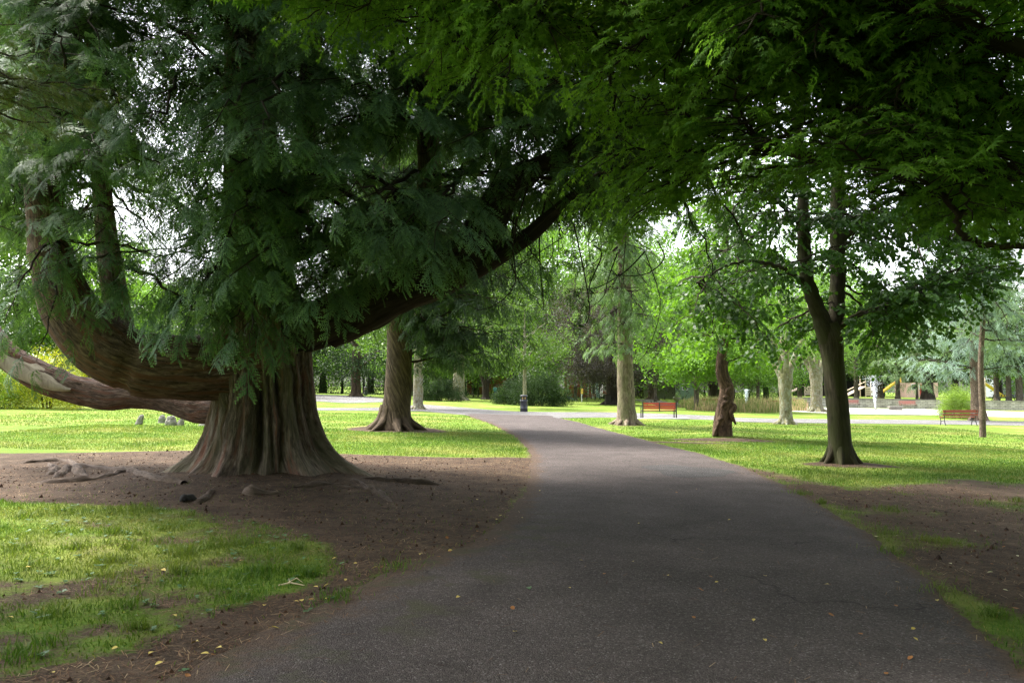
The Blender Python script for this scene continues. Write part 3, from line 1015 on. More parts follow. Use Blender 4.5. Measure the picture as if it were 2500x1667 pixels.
# trunk
NTH, NZ = 300, 230
zz = np.concatenate([np.linspace(-.35, 1.4, 120), np.linspace(1.42, 5, 70), np.linspace(5.1, 13.5, 40)])
zr = np.interp(zz, [-.4, 0, .5, 1.0, 1.5, 2.2, 2.8, 3.4, 4.5, 6, 8, 11, 13.5], [.98, .94, .86, .80, .755, .72, .68, .58, .46, .40, .34, .2, .06])
cxs = np.interp(zz, [-.4, 0, 1.5, 2.5, 3.5, 5, 8, 13.5], np.array([0, 0, -.03, -.07, -.22, -.32, -.48, -.6]) + CED[0])
th = np.linspace(0, 2 * np.pi, NTH, endpoint=False)
TH, ZZ = np.meshgrid(th, zz)


def lobe(a, w): return np.exp(-((np.mod(TH - R(a) + np.pi, 2 * np.pi) - np.pi) / R(w)) ** 2)


fl = np.exp(-np.maximum(ZZ - .10, -.3) / .34)
rad = zr[:, None] * np.ones_like(TH)
rad = rad + fl * (.80 * lobe(186, 19) + .95 * lobe(350, 17) + .30 * lobe(222, 13) + .34 * lobe(251, 10) + .25 * lobe(281, 12) + .42 * lobe(318, 13) + .4 * lobe(90, 30) + .4 * lobe(40, 20) + .4 * lobe(140, 20) + .12)
flu = .032 * np.exp(-np.maximum(ZZ, 0) / 3.0)
for kf, ph, am in ((7, .3, 1), (11, 1.9, .8), (17, 4.2, .5), (5, 2.2, .7)):
    rad = rad + flu * am * np.cos(kf * TH + ph + .22 * ZZ * np.sin(kf))
# a deep cleft up the front and one at the right
for a0, am, w in ((277, .36, 6), (301, .15, 4), (257, .11, 4), (236, .12, 4), (215, .08, 3), (322, .10, 4), (268, .07, 2.5), (290, .08, 2.5), (338, .08, 3)):
    cl = np.exp(-((np.mod(TH - R(a0) - .05 * np.sin(ZZ * 2) + np.pi, 2 * np.pi) - np.pi) / R(w)) ** 2)
    rad = rad - cl * am * np.clip(ZZ / .5, .3, 1) * np.exp(-np.maximum(ZZ - 1.8, 0) / .8)
fib = vnoise(TH / (2 * np.pi) * 90, ZZ * 1.1 + .6 * np.sin(TH * 3), 5, wrapx=90) - .5
fib2 = vnoise(TH / (2 * np.pi) * 150, ZZ * 2.0, 8, wrapx=150) - .5
rad = rad + .055 * fib + .03 * fib2
rootn = (fbm(TH * 6, ZZ * 3, 77, 3) - .5) * .22 * np.clip(fl + .15, 0, 1)
rad = rad + rootn + fl * .26 * (.6 * vnoise(TH / (2 * np.pi) * 17 + .25 * np.sin(ZZ * 3), ZZ * 1.2, 15, wrapx=17) + .4 * vnoise(TH / (2 * np.pi) * 41, ZZ * 2.2, 16, wrapx=41) - .4)
for ka, kz, kr, kh in ((262, 1.62, .16, .10), (301, 1.05, .12, .07), (241, .95, .14, .08), (318, 1.75, .13, .07), (286, 2.05, .15, .08), (229, 1.5, .12, .07)):
    rad = rad + kh * np.exp(-(((np.mod(TH - R(ka) + np.pi, 2 * np.pi) - np.pi) * .8) ** 2 + ((ZZ - kz) * .8) ** 2) / kr ** 2)
gzv = gz(CED[0] + rad * np.cos(TH), CED[1] + rad * np.sin(TH))
tv = np.stack([cxs[:, None] + rad * np.cos(TH), CED[1] + rad * np.sin(TH), ZZ + .02], -1)
i = np.arange(len(zz) - 1)[:, None]; j = np.arange(NTH)[None, :]; j2 = (j + 1) % NTH
trunk = MB()
trunk.add(tv.reshape(-1, 3), np.stack([i * NTH + j, i * NTH + j2, (i + 1) * NTH + j2, (i + 1) * NTH + j], -1).reshape(-1, 4),
          np.stack([.8 * np.cos(TH), .8 * np.sin(TH), ZZ], -1).reshape(-1, 3))
trunk.build('trunk', B_CEDAR, cedar)
_tz = zz > 1.8
SK_TRUNK = np.column_stack([cxs, np.full(len(zz), CED[1]), zz])[zz > 2.4]

LIMB_A = px_tube([(640, 885, 12.95, .62), (560, 893, 12.75, .52), (450, 897, 12.45, .475), (345, 886, 12.2, .47), (248, 842, 12.1, .46), (172, 757, 12.05, .40), (130, 653, 12.0, .325), (113, 557, 12.0, .265), (100, 430, 12.0, .24), (85, 250, 12.1, .2), (75, 0, 12.3, .15), (70, -260, 12.5, .06)], 130)
LIMB_A[:36, 3] *= 1.05; LIMB_A[36:39, 3] *= .93; LIMB_A[74:77, 3] *= 1.06
LIMB_B = px_tube([(600, 990, 13.3, .3), (540, 1000, 13.6, .245), (480, 998, 13.9, .235), (400, 978, 14.1, .205), (330, 966, 14.2, .215), (275, 967, 14.3, .245), (215, 956, 14.4, .265), (150, 938, 14.4, .275), (90, 912, 14.4, .265), (40, 885, 14.4, .24), (0, 850, 14.4, .22), (-45, 780, 14.5, .2), (-80, 640, 14.6, .16), (-90, 300, 14.8, .08)], 120)
LIMB_C = px_tube([(640, 800, 13.0, .58), (730, 795, 12.95, .46), (800, 783, 12.85, .375), (880, 752, 12.75, .35), (960, 712, 12.6, .34), (1060, 672, 12.5, .33), (1140, 622, 12.4, .31), (1190, 545, 12.3, .27), (1235, 465, 12.2, .22), (1300, 415, 12.1, .17), (1400, 365, 12.0, .12), (1530, 300, 12.0, .07), (1680, 240, 12.0, .03)], 120)
LIMB_C[20:90, 3] *= 1.15
LIMB_D = px_tube([(1080, 685, 12.5, .24), (1160, 650, 12.35, .18), (1230, 615, 12.2, .15), (1285, 578, 12.1, .13), (1340, 530, 12.0, .10), (1410, 470, 12, .07), (1500, 415, 12, .04), (1600, 380, 12, .015)], 60)
LIMB_D2 = px_tube([(1300, 565, 12.1, .09), (1350, 500, 12, .07), (1420, 440, 12, .05), (1540, 400, 12, .03)], 30)
LIMB_E = px_tube([(960, 715, 12.6, .2), (1020, 660, 12.7, .22), (1045, 580, 12.8, .21), (1048, 430, 13, .2), (1040, 200, 13.2, .17), (1030, -150, 13.5, .1)], 70)
LIMB_F = px_tube([(310, 850, 12.3, .2), (290, 770, 12.6, .2), (272, 660, 12.8, .19), (255, 520, 13, .16), (240, 330, 13.1, .13), (225, 60, 13.2, .1), (215, -200, 13.3, .05)], 70)
LIMB_G = px_tube([(625, 700, 13.1, .3), (690, 600, 13.4, .25), (740, 420, 13.7, .22), (760, 150, 14, .18), (770, -200, 14, .1)], 60)
LIMB_H = px_tube([(630, 640, 12.8, .25), (800, 590, 12.4, .14), (930, 560, 12, .1), (1050, 520, 11.6, .05)], 40)
lump = {'A': .05, 'B': .13}
for nm, Lm, lp, sd in (('A', LIMB_A, .05, 3), ('B', LIMB_B, .14, 4), ('C', LIMB_C, .08, 5), ('D', LIMB_D, .15, 6), ('E', LIMB_E, .06, 7), ('F', LIMB_F, .06, 8), ('G', LIMB_G, .06, 9), ('H', LIMB_H, .1, 10)):
    lm = MB().tube(Lm[:, :3], Lm[:, 3], 56 if nm in 'ABC' else 26, lump=lp, lf=1.6, seed=sd)
    o = lm.build('limb', B_LIMB if nm in 'AB' else (B_CEDAR if nm in 'EFG' else B_DARK), cedar)
    if nm == 'A': o['label'] = 'thick elbowed limb bending upward at left'
    if nm == 'B': o['label'] = 'lower lumpy limb with bare pale wood'
# bare pale wood strip on the front of the lower limb
bw = MB()
bp = LIMB_B[58:104]
a_ = np.linspace(-.5, 1.0, 9)
_tg = norm(np.gradient(bp[:, :3], axis=0)); _f = A3(0, -1, 0); _up = norm(np.cross(_tg, _f)); _up = _up * np.sign(_up[:, 2:3])
_w = np.sin(np.linspace(.05, np.pi - .25, len(bp)))[:, None] ** .6
bv = bp[:, None, :3] + (bp[:, 3:4, None] * 1.07) * (np.cos(a_ * 1.0)[None, :, None] * _f + np.sin((a_ - .15)[None, :] * _w)[..., None] * _up[:, None, :])
n0, n1 = bv.shape[:2]
i = np.arange(n0 - 1)[:, None]; j = np.arange(n1 - 1)[None, :]
bw.add(bv.reshape(-1, 3), np.stack([i * n1 + j, i * n1 + j + 1, (i + 1) * n1 + j + 1, (i + 1) * n1 + j], -1).reshape(-1, 4), bv.reshape(-1, 3) * A3(.3, 1, 1))
bw.build('bare_wood', M_BAREWOOD, cedar)

B_ROOT = bark_mat('root_bark', (.045, .032, .025), (.10, .073, .056), (.17, .13, .10), 24, 6, .9, .04)
# surface roots
for pts in ([(450, 1180), (360, 1172), (300, 1150), (190, 1138), (60, 1150)], [(300, 1152), (240, 1168), (120, 1178), (30, 1172)], [(520, 1195), (470, 1225), (455, 1215)], [(880, 1165), (960, 1172), (1060, 1180), (1090, 1178)],
            [(820, 1185), (900, 1195), (950, 1215)], [(720, 1190), (790, 1180), (850, 1178)], [(200, 1150), (170, 1125), (90, 1128), (20, 1135)], [(260, 1135), (200, 1140), (150, 1160), (110, 1172)], [(180, 1128), (215, 1150), (230, 1170)], [(120, 1132), (140, 1150), (90, 1165)], [(600, 1198), (640, 1206), (700, 1200)], [(500, 1130), (470, 1118), (450, 1128)], [(860, 1170), (930, 1205), (960, 1235)]):
    w = np.array([G(*p) for p in pts]); k_ = len(w)
    w[:, 2] += np.linspace(-.035, -.07, k_) + rng.uniform(-.03, .02, k_); w[1:, :2] += rng.normal(0, .07, (k_ - 1, 2))
    MB().tube(w, (.03 + .10 * np.sin(np.pi * np.linspace(.12, .97, k_))) * rng.uniform(.8, 1.05), 12, lump=.3, lf=5, seed=int(rng.integers(99)), n=40, flat=.75).build('root', B_ROOT, cedar)


SKC = np.concatenate([SK_TRUNK, LIMB_A[40:, :3], LIMB_C[25:, :3], LIMB_E[10:, :3], LIMB_F[10:, :3], LIMB_G[5:, :3], LIMB_H[5:, :3], LIMB_D2[:, :3]])
cf, cw = Fol(), MB()
FRONT = [(-120, -260), (1560, -260), (1620, 150), (1450, 230), (1260, 250), (1150, 320), (1060, 420), (940, 500), (850, 570), (760, 630), (690, 710), (560, 800), (430, 760), (350, 640), (300, 490), (240, 380), (-120, 520)]


def in_gap(q):
    return ((q[0] - 385) / 62) ** 2 + ((q[1] - 560) / 90) ** 2 < 1 or ((q[0] - 330) / 90) ** 2 + ((q[1] - 110) / 110) ** 2 < .5


for q in scatter(FRONT, 70, 102):
    if in_gap(q): continue
    d = rng.uniform(8.8, 11.9)
    T = P(q[0], q[1], d)
    B = root_of(T, SKC, rng.uniform(2.4, 3.6))
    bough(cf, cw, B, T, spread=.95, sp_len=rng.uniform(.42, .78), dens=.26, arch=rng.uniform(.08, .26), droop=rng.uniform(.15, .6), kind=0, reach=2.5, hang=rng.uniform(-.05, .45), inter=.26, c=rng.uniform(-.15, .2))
# named boughs that hang in front of the trunk and the limbs
for (bx, by, bd, tx, ty, td) in ((640, 620, 12.6, 545, 810, 10.6), (650, 560, 12.4, 690, 780, 10.9), (700, 560, 12.4, 420, 760, 10.8), (560, 600, 12.4, 350, 730, 11.2), (620, 480, 12.3, 490, 700, 10.2),
                                 (900, 690, 12.3, 1170, 620, 10.8), (880, 640, 12.3, 750, 720, 10.6), (900, 640, 12.0, 1080, 560, 10.3), (150, 560, 11.8, 10, 790, 10.6), (120, 560, 11.9, 90, 880, 10.8), (1130, 420, 12, 1010, 600, 10.2), (1050, 480, 12, 960, 600, 9.6)):
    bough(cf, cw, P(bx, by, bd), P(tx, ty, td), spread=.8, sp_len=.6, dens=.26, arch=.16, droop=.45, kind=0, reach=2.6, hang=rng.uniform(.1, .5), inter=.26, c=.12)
for (bx, by, tx, ty, td) in ((620, 60, 600, 150, 10.6), (600, 160, 545, 280, 10.2), (640, 280, 660, 400, 10.8), (700, 120, 720, 250, 10.0), (600, 330, 510, 430, 10.3), (600, -60, 640, 30, 10.4), (640, 420, 600, 520, 11.0), (660, 520, 640, 640, 11.2), (720, 0, 800, 120, 9.6), (700, 150, 490, 320, 9.0), (640, 300, 470, 470, 9.2), (700, 380, 560, 560, 9.0), (760, 180, 640, 330, 8.8), (1060, 420, 930, 560, 9.4), (1120, 430, 1060, 610, 9.6), (700, 470, 520, 690, 9.6), (640, 640, 610, 850, 10.2), (560, 640, 450, 800, 10.2), (760, 600, 800, 740, 10.0), (300, 430, 190, 330, 9.4), (420, 200, 350, 330, 9.2)):
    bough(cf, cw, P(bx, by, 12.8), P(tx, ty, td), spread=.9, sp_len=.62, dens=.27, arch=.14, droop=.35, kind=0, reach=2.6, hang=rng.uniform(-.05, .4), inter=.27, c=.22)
for (bx, by, tx, ty, td) in ((110, 60, 110, 170, 10.6), (110, 200, 160, 310, 10.4), (110, 200, 50, 340, 10.8), (240, 260, 225, 420, 11.0), (240, 160, 290, 270, 10.5), (105, 350, 130, 470, 11.0), (90, 100, 30, 220, 10.2), (230, 20, 250, 140, 10.6), (100, 430, 60, 520, 11.2)):
    bough(cf, cw, P(bx, by, 12.2), P(tx, ty, td), spread=.8, sp_len=.5, dens=.24, arch=.14, droop=.4, kind=0, reach=2.2, hang=rng.uniform(.1, .5), inter=.24, c=.0)
# inner and rear boughs
for q in scatter([(-150, -250), (1560, -250), (1600, 330), (1330, 330), (1150, 480), (900, 600), (700, 660), (520, 560), (300, 430), (-150, 620)], 80, 95):
    if in_gap(q): continue
    d = rng.uniform(13.2, 16.8)
    T = P(q[0], q[1], d)
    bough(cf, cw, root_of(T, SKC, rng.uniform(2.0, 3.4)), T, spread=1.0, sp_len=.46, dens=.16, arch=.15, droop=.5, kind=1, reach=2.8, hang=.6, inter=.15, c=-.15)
for q in scatter([(-150, -200), (560, -200), (560, 380), (300, 420), (200, 560), (-150, 640)], 42, 75):
    d = rng.uniform(12.4, 15.5)
    T = P(q[0], q[1], d)
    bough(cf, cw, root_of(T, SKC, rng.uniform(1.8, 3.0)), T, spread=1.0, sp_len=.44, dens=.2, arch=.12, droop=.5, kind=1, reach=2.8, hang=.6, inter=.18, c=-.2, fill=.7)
for q in ((385, 470), (430, 560), (350, 600), (300, 620), (440, 650), (400, 420), (480, 610), (360, 690), (30, 600), (10, 690)):
    T = P(q[0], q[1], rng.uniform(11.5, 13.5))
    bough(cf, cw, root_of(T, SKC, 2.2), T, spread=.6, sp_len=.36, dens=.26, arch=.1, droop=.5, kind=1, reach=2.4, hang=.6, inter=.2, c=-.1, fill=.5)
for q in scatter([(1100, 300), (1300, 200), (1640, 200), (1640, 480), (1420, 560), (1250, 520), (1150, 600)], 40, 55):
    d = rng.uniform(13.2, 17)
    T = P(q[0], q[1], d)
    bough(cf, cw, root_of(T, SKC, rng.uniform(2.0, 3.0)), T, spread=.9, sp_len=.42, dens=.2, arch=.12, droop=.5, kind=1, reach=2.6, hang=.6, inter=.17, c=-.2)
for q in scatter([(1180, 360), (1420, 240), (1600, 240), (1560, 420), (1400, 470), (1330, 440)], 9, 70):
    T = P(q[0], q[1], rng.uniform(10.6, 11.8))
    bough(cf, cw, root_of(T, SKC, 1.8), T, spread=.7, sp_len=.55, dens=.26, arch=.12, droop=.4, kind=0, reach=2.2, hang=.3, inter=.26)
# unseen crown above the frame, thickened to shade the ground below
SHAFT0, SHAFTD = A3(.5, 7.3, 4.5), np.array(_sd)  # line of a gap left in the unseen crowns, letting sun onto the maple


def in_shaft(T, r=2.2):
    w = np.asarray(T) - SHAFT0
    return np.linalg.norm(w - SHAFTD * w.dot(SHAFTD)) < r


for _ in range(70):  # out-of-frame boughs added to darken the path between cedar and linden
    T = A3(rng.uniform(-2, 5.5), rng.uniform(8.5, 16), 0); T[2] = 2.8 + .5 * T[1] + rng.uniform(0, 2.2)
    if in_shaft(T): continue
    bough(cf, cw, root_of(T, np.concatenate([SK_TRUNK, LIMB_C[90:, :3], LIMB_E[50:, :3]]), 3.5, 1.5), T, spread=1.3, sp_len=.8, dens=.32, arch=.1, droop=.3, kind=1, reach=3.4, inter=.3)
for _ in range(190):
    a = rng.uniform(0, 2 * np.pi); z = rng.uniform(7.6, 14.5); rr = rng.uniform(1.0, 7.6) * (1 - (z - 8) / 11)
    T = A3(CED[0] + 1.4 + rr * math.cos(a) * 1.15, CED[1] - .6 + rr * math.sin(a), z)
    if T[1] > 4 and T[2] < 2.4 + .5 * T[1]: T[2] = 2.4 + .5 * T[1] + rng.uniform(0, .8)
    if in_shaft(T, 1.9): continue
    bough(cf, cw, A3(CED[0] - .5, CED[1], z + .6), T, spread=1.4, sp_len=.8, dens=.32, arch=.12, droop=.4, kind=1, reach=4, inter=.3)
# thin drooping bare twigs under the right limb
for _ in range(18):
    q = (rng.uniform(1150, 1660), rng.uniform(430, 640)); d = rng.uniform(10.5, 14.5)
    p = P(q[0], q[1], d); l = rng.uniform(.5, 1.9); sx = rng.normal(0, .45); sy = rng.normal(0, .3)
    tp = np.array([[0, 0, 0], [sx * .2, sy * .3, -l * .45], [sx * .5, sy * .7, -l * .85], [sx * 1.0, sy, -l], [sx * 1.5, sy * 1.2, -l * .9]]) + p
    tp += rng.normal(0, .09, tp.shape)
    cw.tube(tp, np.array([.011, .009, .007, .005, .002]) * rng.uniform(.5, 1.5), 4, n=14)
    if True:
        for u_ in (.2, .4, .6, .8, 1.0):
            cf.put(tp[-1] * u_ + tp[-3] * (1 - u_), norm(A3(rng.normal(0, .6), rng.normal(0, .6), -.7)), rng.normal(0, 1, 3), rng.uniform(.2, .36), 1, -.2)
for (x0, y0, x1, y1, d) in ((1240, 520, 1330, 660, 12), (1450, 420, 1420, 600, 12), (1600, 380, 1760, 700, 12.5), (1650, 330, 1850, 640, 12.8),):
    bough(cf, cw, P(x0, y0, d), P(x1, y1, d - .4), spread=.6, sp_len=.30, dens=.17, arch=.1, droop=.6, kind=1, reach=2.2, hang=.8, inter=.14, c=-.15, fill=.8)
# a tangle of thin dead twigs in the shade of the crown
for q in scatter([(-60, 0), (1500, 0), (1400, 600), (1100, 600), (700, 720), (420, 660), (200, 560), (-60, 560)], 260, 26):
    if q[0] > 620 and rng.uniform() < .45: continue
    d = rng.uniform(11, 13.5); p = P(q[0], q[1], d)
    dv = A3(rng.normal(0, .6), rng.normal(0, .3), -rng.uniform(.2, 1.0)); l = rng.uniform(.5, 1.5)
    tp = np.array([p, p + dv * l * .4 + rng.normal(0, .07, 3), p + dv * l * .75 + rng.normal(0, .09, 3), p + dv * l + A3(0, 0, .15)])
    cw.tube(tp, [.010, .008, .006, .003], 3, n=9)
cf.stamp(MB_C := MB(), [T_CH, T_CL])
MB_C.build('foliage', M_CEDAR, cedar, smooth=False)
cw.build('branches', M_TWIG, cedar)

# ------------------------------------------------------------------ the maple that overhangs the path from the right
mx0 = A3(6.9, 5.6, 0); mx0[2] = float(gz(mx0[0], mx0[1]))
maple = world_thing('maple_tree', 'spreading maple with bright star shaped leaves hanging over the top of the path', 'tree', mx0)
mt = MB()
mt.tube([mx0 - UP * .2, mx0 + A3(-.05, 0, 1), mx0 + A3(-.15, .05, 2.2), mx0 + A3(-.2, .2, 3.6), mx0 + A3(.1, .3, 5.2), mx0 + A3(.4, .4, 7)], [.34, .24, .21, .18, .13, .05], 20, lump=.08, n=40)
mt.build('trunk', B_LINDEN, maple)
ms = []
ml = MB()
mtop = mx0 + A3(-.2, .2, 3.4)
for rows, r0 in (([(2450, 250, 6.4), (2200, 150, 6.8), (2000, 130, 7.0), (1800, 190, 7.3), (1600, 170, 7.6), (1350, 110, 7.8), (1100, 120, 8)], .10),
                 ([(2450, 420, 6.1), (2200, 400, 6.3), (2000, 390, 6.6), (1800, 360, 7), (1600, 390, 7.3), (1450, 430, 7.6)], .08),
                 ([(2480, 600, 5.8), (2300, 480, 5.7), (2120, 470, 5.8)], .03),
                 ([(2480, 120, 5.8), (2200, 0, 6), (1900, -40, 6.2), (1500, -80, 6.6), (1100, -60, 7.2), (800, -40, 7.6)], .09),
                 ([(2400, 330, 6.3), (2150, 260, 6.8), (1900, 280, 7.3), (1720, 250, 7.7)], .06)):
    w = np.array([mtop] + [P(*q) for q in rows]); rr = np.linspace(r0, .012, len(w))
    s_ = spline(np.column_stack([w, rr]), 60)
    s_[5:-1, :3] += rng.normal(0, .012, (54, 3))
    ml.tube(s_[:, :3], s_[:, 3], 9, lump=.08, seed=3); ms.append(s_[10:, :3])
for e in ((3, 2.2, 5.2), (0.5, 3.2, 5.6), (4.5, -1.5, 5.4), (7.5, 1.5, 6), (1.0, -.5, 5.9), (9, 8, 6.5), (5, 9, 6.8), (-1.2, 6.0, 6.2)):  # unseen limbs over the camera, added to carry shading boughs
    w = np.array([mtop + UP * .8, (mtop + UP * .8) * .6 + A3(*e) * .4 + UP * .7, A3(*e)])
    s_ = spline(np.column_stack([w, [.10, .06, .015]]), 40)
    ml.tube(s_[:, :3], s_[:, 3], 8, seed=5); ms.append(s_[6:, :3])
ml.build('limb', B_DARK, maple)
SKM = np.concatenate(ms)
mf, mw = Fol(), MB()


def mb_(q, d, pref=1.3, **kw):
    T = P(q[0], q[1], d)
    a = dict(spread=.5, sp_len=.27, dens=.13, arch=.10, droop=.10, kind=0, reach=1.7, hang=.08, inter=.15)
    a.update(kw)
    bough(mf, mw, root_of(T, SKM, pref, .25), T, **a)


# bright middle: leaf tone raised, backlight put into the colour
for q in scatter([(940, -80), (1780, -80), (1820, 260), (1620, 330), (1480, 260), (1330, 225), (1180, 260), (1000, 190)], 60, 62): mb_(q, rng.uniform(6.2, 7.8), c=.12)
for q in scatter([(650, -60), (960, -60), (980, 120), (860, 110), (700, 60)], 9, 70): mb_(q, rng.uniform(7, 7.8), c=.05)
# drooping tip over the path, same backlit tone put into the leaves
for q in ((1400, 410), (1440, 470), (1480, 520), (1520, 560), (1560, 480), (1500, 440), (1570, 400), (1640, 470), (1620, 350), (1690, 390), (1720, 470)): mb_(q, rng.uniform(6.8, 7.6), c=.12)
# dark right mass, several layers: leaf tone lowered, shade put into the colour
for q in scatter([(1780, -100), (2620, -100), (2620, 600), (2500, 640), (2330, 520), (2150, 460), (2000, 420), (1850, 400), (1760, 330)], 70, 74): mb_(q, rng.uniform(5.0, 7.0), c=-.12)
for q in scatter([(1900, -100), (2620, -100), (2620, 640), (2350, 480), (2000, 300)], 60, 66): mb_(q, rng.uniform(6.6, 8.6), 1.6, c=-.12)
# unseen boughs added above and behind the camera to shade the foreground
for _ in range(250):
    e = A3(rng.uniform(-2.6, 11), rng.uniform(-4.5, 11.5), rng.uniform(5.2, 8.0))
    if -1.4 < e[0] < 0.6 and 4.2 < e[1] < 9.2: continue
    if e[2] < 2.3 + .5 * e[1]: e[2] = 2.3 + .5 * e[1] + rng.uniform(0, .6)
    if in_shaft(e, 1.8): continue
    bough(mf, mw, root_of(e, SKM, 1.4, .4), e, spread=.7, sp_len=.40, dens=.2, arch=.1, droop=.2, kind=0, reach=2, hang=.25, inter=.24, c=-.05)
for _ in range(80):  # out-of-frame boughs added to keep sun off the right leaves
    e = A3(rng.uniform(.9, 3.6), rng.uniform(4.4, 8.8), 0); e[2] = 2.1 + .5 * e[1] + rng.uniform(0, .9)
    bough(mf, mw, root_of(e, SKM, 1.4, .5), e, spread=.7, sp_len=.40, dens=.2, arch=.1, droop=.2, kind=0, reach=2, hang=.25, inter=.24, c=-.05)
for _ in range(26):  # out-of-frame boughs added to dim the leaves at upper left
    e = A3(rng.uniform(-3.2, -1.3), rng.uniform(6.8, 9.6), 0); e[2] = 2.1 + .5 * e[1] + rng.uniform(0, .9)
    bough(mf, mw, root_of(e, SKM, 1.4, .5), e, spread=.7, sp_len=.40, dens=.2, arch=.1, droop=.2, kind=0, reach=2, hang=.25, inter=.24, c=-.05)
for _ in range(26):  # out-of-frame boughs added to block sun on the near path
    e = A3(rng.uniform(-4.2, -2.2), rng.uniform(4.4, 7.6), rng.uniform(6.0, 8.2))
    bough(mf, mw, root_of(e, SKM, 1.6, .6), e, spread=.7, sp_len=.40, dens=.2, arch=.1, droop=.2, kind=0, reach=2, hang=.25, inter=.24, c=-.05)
for _ in range(110):  # more unseen layers added to darken the upper right
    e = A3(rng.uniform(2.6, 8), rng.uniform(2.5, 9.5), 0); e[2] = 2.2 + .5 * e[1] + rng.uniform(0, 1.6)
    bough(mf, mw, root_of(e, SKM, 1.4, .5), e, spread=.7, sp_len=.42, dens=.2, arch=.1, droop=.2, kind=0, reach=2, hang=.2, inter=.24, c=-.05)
mf.stamp(MBM := MB(), [T_MP])
MBM.build('foliage', M_MAPLE, maple, smooth=False)
mw.build('branches', M_TWIG, maple)

# ------------------------------------------------------------------ forked tree with round leaves
lq = G(2052, 1128)
linden = world_thing('linden_tree', 'dark forked tree with round leaves standing right of the path', 'tree', lq)
D0 = lq[1]
lt = MB()
ls1 = px_tube([(2054, 1160, D0, .36), (2054, 1128, D0, .325), (2052, 1100, D0, .27), (2048, 1040, D0, .245), (2040, 950, D0, .235), (2033, 880, D0, .24), (2028, 830, D0, .27), (2018, 790, D0, .25)], 50)
lt.tube(ls1[:, :3], ls1[:, 3], 40, lump=.06, lf=1.5, seed=31)
for a in (200, 250, 300, 340, 20, 150):       # root flare
    dv = A3(math.cos(R(a)), math.sin(R(a)), 0)
    lt.tube([lq + dv * .16 + UP * .45, lq + dv * .28 + UP * .14, lq + dv * .48 - UP * .06], [.09, .085, .03], 10, lump=.15, n=12, seed=a)
lt.build('trunk', B_LINDEN, linden)
lsk = []
for rows in ([(2024, 830, D0, .24), (1998, 765, D0 - .1, .19), (1972, 690, D0 - .2, .165), (1962, 600, D0 - .2, .15), (1960, 450, D0 - .1, .12), (1940, 250, D0, .09), (1925, 60, D0, .06), (1915, -120, D0, .03)],
             [(2030, 830, D0, .24), (2040, 765, D0 + .1, .19), (2045, 680, D0 + .2, .18), (2043, 560, D0 + .3, .17), (2046, 400, D0 + .4, .14), (2040, 200, D0 + .4, .10), (2045, 0, D0 + .5, .07), (2050, -150, D0 + .5, .03)],
             [(2048, 800, D0, .07), (2090, 770, D0 - .4, .055), (2190, 735, D0 - .8, .04), (2260, 705, D0 - 1.1, .03), (2360, 670, D0 - 1.4, .015)],
             [(1975, 700, D0 - .2, .06), (1900, 650, D0 - .6, .045), (1800, 640, D0 - 1, .03), (1700, 690, D0 - 1.3, .015)],
             [(1962, 560, D0, .06), (1880, 480, D0 - .5, .045), (1780, 450, D0 - 1, .02)],
             [(2045, 600, D0 + .2, .07), (2150, 500, D0, .05), (2280, 460, D0 - .4, .035), (2420, 450, D0 - .8, .015)],
             [(2043, 400, D0 + .2, .07), (2140, 300, D0, .05), (2300, 220, D0, .03)],
             [(1950, 350, D0, .06), (1850, 270, D0 - .4, .04), (1720, 220, D0 - .6, .02)],
             [(2045, 500, D0 + .3, .06), (2120, 480, D0 + 1.5, .04), (2250, 600, D0 + 2.6, .02)],
             [(1962, 500, D0, .05), (1870, 560, D0 + 1.5, .04), (1750, 620, D0 + 2.4, .02)]):
    s_ = px_tube(rows, 46)
    s_[4:-1, :3] += rng.normal(0, .012, (41, 3))
    MB().tube(s_[:, :3], s_[:, 3], 16 if rows[0][3] > .1 else 8, lump=.08, lf=1.4, seed=len(lsk) + 40).build('limb', B_LINDEN, linden)
    lsk.append(s_[6:, :3])
SKL = np.concatenate(lsk)
lf, lw = Fol(), MB()
for q in scatter([(2060, 560), (2500, 330), (2540, 640), (2400, 740), (2300, 800), (2150, 880), (2075, 900), (2060, 740)], 84, 38):
    if q[0] < 2095 and q[1] > 600: continue
    T = P(q[0], q[1], rng.uniform(D0 - 2.6, D0 + 2.2))
    bough(lf, lw, root_of(T, SKL, 1.6, .5), T, spread=.6, sp_len=.44, dens=.2, arch=.08, droop=.3, kind=0, reach=1.9, hang=.35, inter=.2)
for q in scatter([(1640, 560), (1760, 420), (1960, 380), (2040, 560), (2030, 740), (1960, 860), (1860, 880), (1760, 860), (1650, 760)], 52, 50):
    T = P(q[0], q[1], rng.uniform(D0 - 2.6, D0 + 2.6) if q[0] < 1900 else rng.uniform(D0 + 1, D0 + 2.6))
    bough(lf, lw, root_of(T, SKL, 1.6, .5), T, spread=.6, sp_len=.42, dens=.2, arch=.08, droop=.3, kind=0, reach=1.9, hang=.35, inter=.2, c=-.1)
for q in scatter([(1880, 380), (2130, 360), (2200, 500), (2060, 520), (1860, 490)], 13, 52):
    T = P(q[0], q[1], rng.uniform(D0 - 2.2, D0 - .6))
    bough(lf, lw, root_of(T, SKL, 1.4, .5), T, spread=.55, sp_len=.42, dens=.2, arch=.08, droop=.3, kind=0, reach=1.8, hang=.35, inter=.2, c=-.12)
for q in scatter([(1700, -200), (2500, -200), (2560, 330), (2100, 420), (1750, 380)], 60, 70):
    T = P(q[0], q[1], rng.uniform(D0 - 3, D0 + 3))
    bough(lf, lw, root_of(T, SKL, 2.0, .6), T, spread=.8, sp_len=.5, dens=.24, arch=.08, droop=.25, kind=0, reach=2.4, hang=.3, inter=.26, c=-.1)
